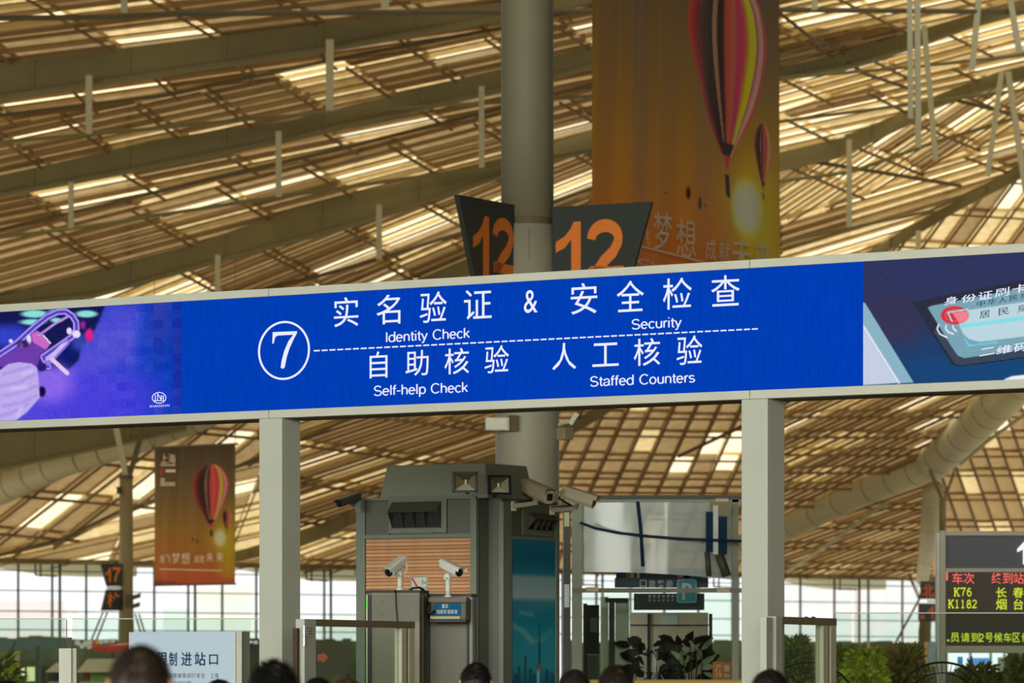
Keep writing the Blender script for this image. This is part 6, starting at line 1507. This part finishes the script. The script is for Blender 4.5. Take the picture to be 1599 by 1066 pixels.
    bmesh.ops.remove_doubles(bm, verts=bm.verts, dist=.0005); bm.to_mesh(bd.data); bm.free()
    for sx in (1, -1): MB().ball(W(sx * .032, .092, 1.615), .012 * s, 8, 6).build('eye', mat('eye', (30, 24, 20), .2), r, smooth=True)
    MB().ball(W(0, .092, 1.545), (.025 * s, .008 * s, .006 * s), 8, 5).build('mouth', mat('lips', (170, 96, 86), .5), r, smooth=True)
    # hair: cap plus strands
    hm = mat('hair_' + '_'.join(map(str, hair_rgb)), hair_rgb, .5, 0, .5, 45, spec=.6)
    cap = MB(); rr_ = random.Random(px)
    hl = MB(); nU, nV = 40, 16; vmax = {'short': 2.05, 'spiky': 1.95, 'long': 2.5}[hair]
    ids = {}
    for j in range(nV + 1):
        for i in range(nU):
            u = 2 * math.pi * i / nU; front = max(0, math.sin(u)); vm = vmax - front * (.95 if hair != 'long' else 1.2); v_ = vm * j / nV
            f = 1.055 + rr_.uniform(-.012, .02); hl.v.append(tuple(head_pt(u, v_, f)))
    for j in range(nV):
        for i in range(nU): hl.f.append((j * nU + i, (j + 1) * nU + i, (j + 1) * nU + (i + 1) % nU, j * nU + (i + 1) % nU))
    ho = hl.build('hair', hm, r, smooth=True)
    st = MB(); n_s = {'short': 3600, 'spiky': 3000, 'long': 1800}[hair]; L0 = {'short': .026, 'spiky': .042, 'long': .05}[hair]; lift = {'short': .6, 'spiky': 1.1, 'long': .12}[hair]
    for q_ in range(n_s):
        u = rr_.uniform(0, 2 * math.pi); front = max(0, math.sin(u)); vm = vmax - front * .95; v_ = math.acos(1 - rr_.random() * (1 - math.cos(vm)))
        if thin and v_ < 1.2 and rr_.random() < .75 and math.hypot(math.sin(v_) * math.cos(u) - thin[0], math.sin(v_) * math.sin(u) - thin[1]) < .3: continue
        p = head_pt(u, v_, 1.05); o_ = (p - W(*hc)).normalized(); d2 = head_pt(u + rr_.uniform(-.15, .15), v_ + .1, 1.05) - p; d2.normalize()
        lf = lift * rr_.uniform(.5, 1.2) * (1 if v_ < 1.3 else .4); d = (d2 + o_ * lf + rvec() * .15).normalized(); L = L0 * rr_.uniform(.6, 1.3) * s; sd_ = d.cross(o_).normalized() * .0022
        st.add([p - sd_, p + sd_, p + d * L * .6 + sd_ * .8 - up() * .002, p + d * L - up() * .004], [(0, 1, 2, 3)])
    o = st.build('hair_strands', hm, r); o['kind'] = 'stuff'
    if thin:
        u0 = math.atan2(thin[1], thin[0]); v0 = math.asin(min(1, math.hypot(*thin))); c = head_pt(u0, v0, 1.062)
        o_ = (c - W(*hc)).normalized(); a_ = o_.orthogonal().normalized(); b_ = o_.cross(a_)
        MB().add([c + (a_ * math.cos(t_ * .6) * .011 + b_ * math.sin(t_ * .6) * .017) * rr_.uniform(.7, 1.2) * s for t_ in range(10)], [tuple(range(10))]).build('scalp', mat('scalp', (74, 54, 40), .7, 0, .2, 20), r)
    return r
person('largest head in the queue, short brown-black hair, standing before the white notice board', 218, 1004, 93, (46, 36, 28), 'short', (120, 120, 118), thin=(.12, -.62))
person('spiky black-haired person standing before the left gantry post', 427, 1031, 65, (18, 19, 18), 'spiky', (70, 80, 96), thin=(.2, -.5))
person('dark-haired person whose crown just shows below the white notice board', 342, 1059, 52, (26, 24, 22), 'short', (150, 146, 136))
person('black-haired person barely showing beside the left gate post', 496, 1056, 50, (24, 22, 20), 'short', (96, 60, 52))
person('brown-haired person barely showing below the left gate glass', 541, 1056, 62, (66, 50, 34), 'long', (170, 160, 150))
person('short-haired person before the right detector cabinet', 743, 1033, 47, (20, 17, 15), 'short', (84, 88, 92), thin=(.05, -.5))
person('smooth dark-haired person before the blue skyline poster', 897, 1043, 52, (30, 21, 17), 'long', (60, 70, 110))
person('brownish cropped head before the left part of the glass enclosure', 962, 1036, 55, (34, 28, 22), 'short', (110, 100, 80), thin=(.25, -.6))
person('dark smooth-haired person before the right gantry post', 1203, 1042, 64, (20, 15, 15), 'long', (120, 50, 50))
person('black-haired person barely showing at the left edge', 10, 1060, 56, (14, 14, 16), 'short', (90, 96, 84))
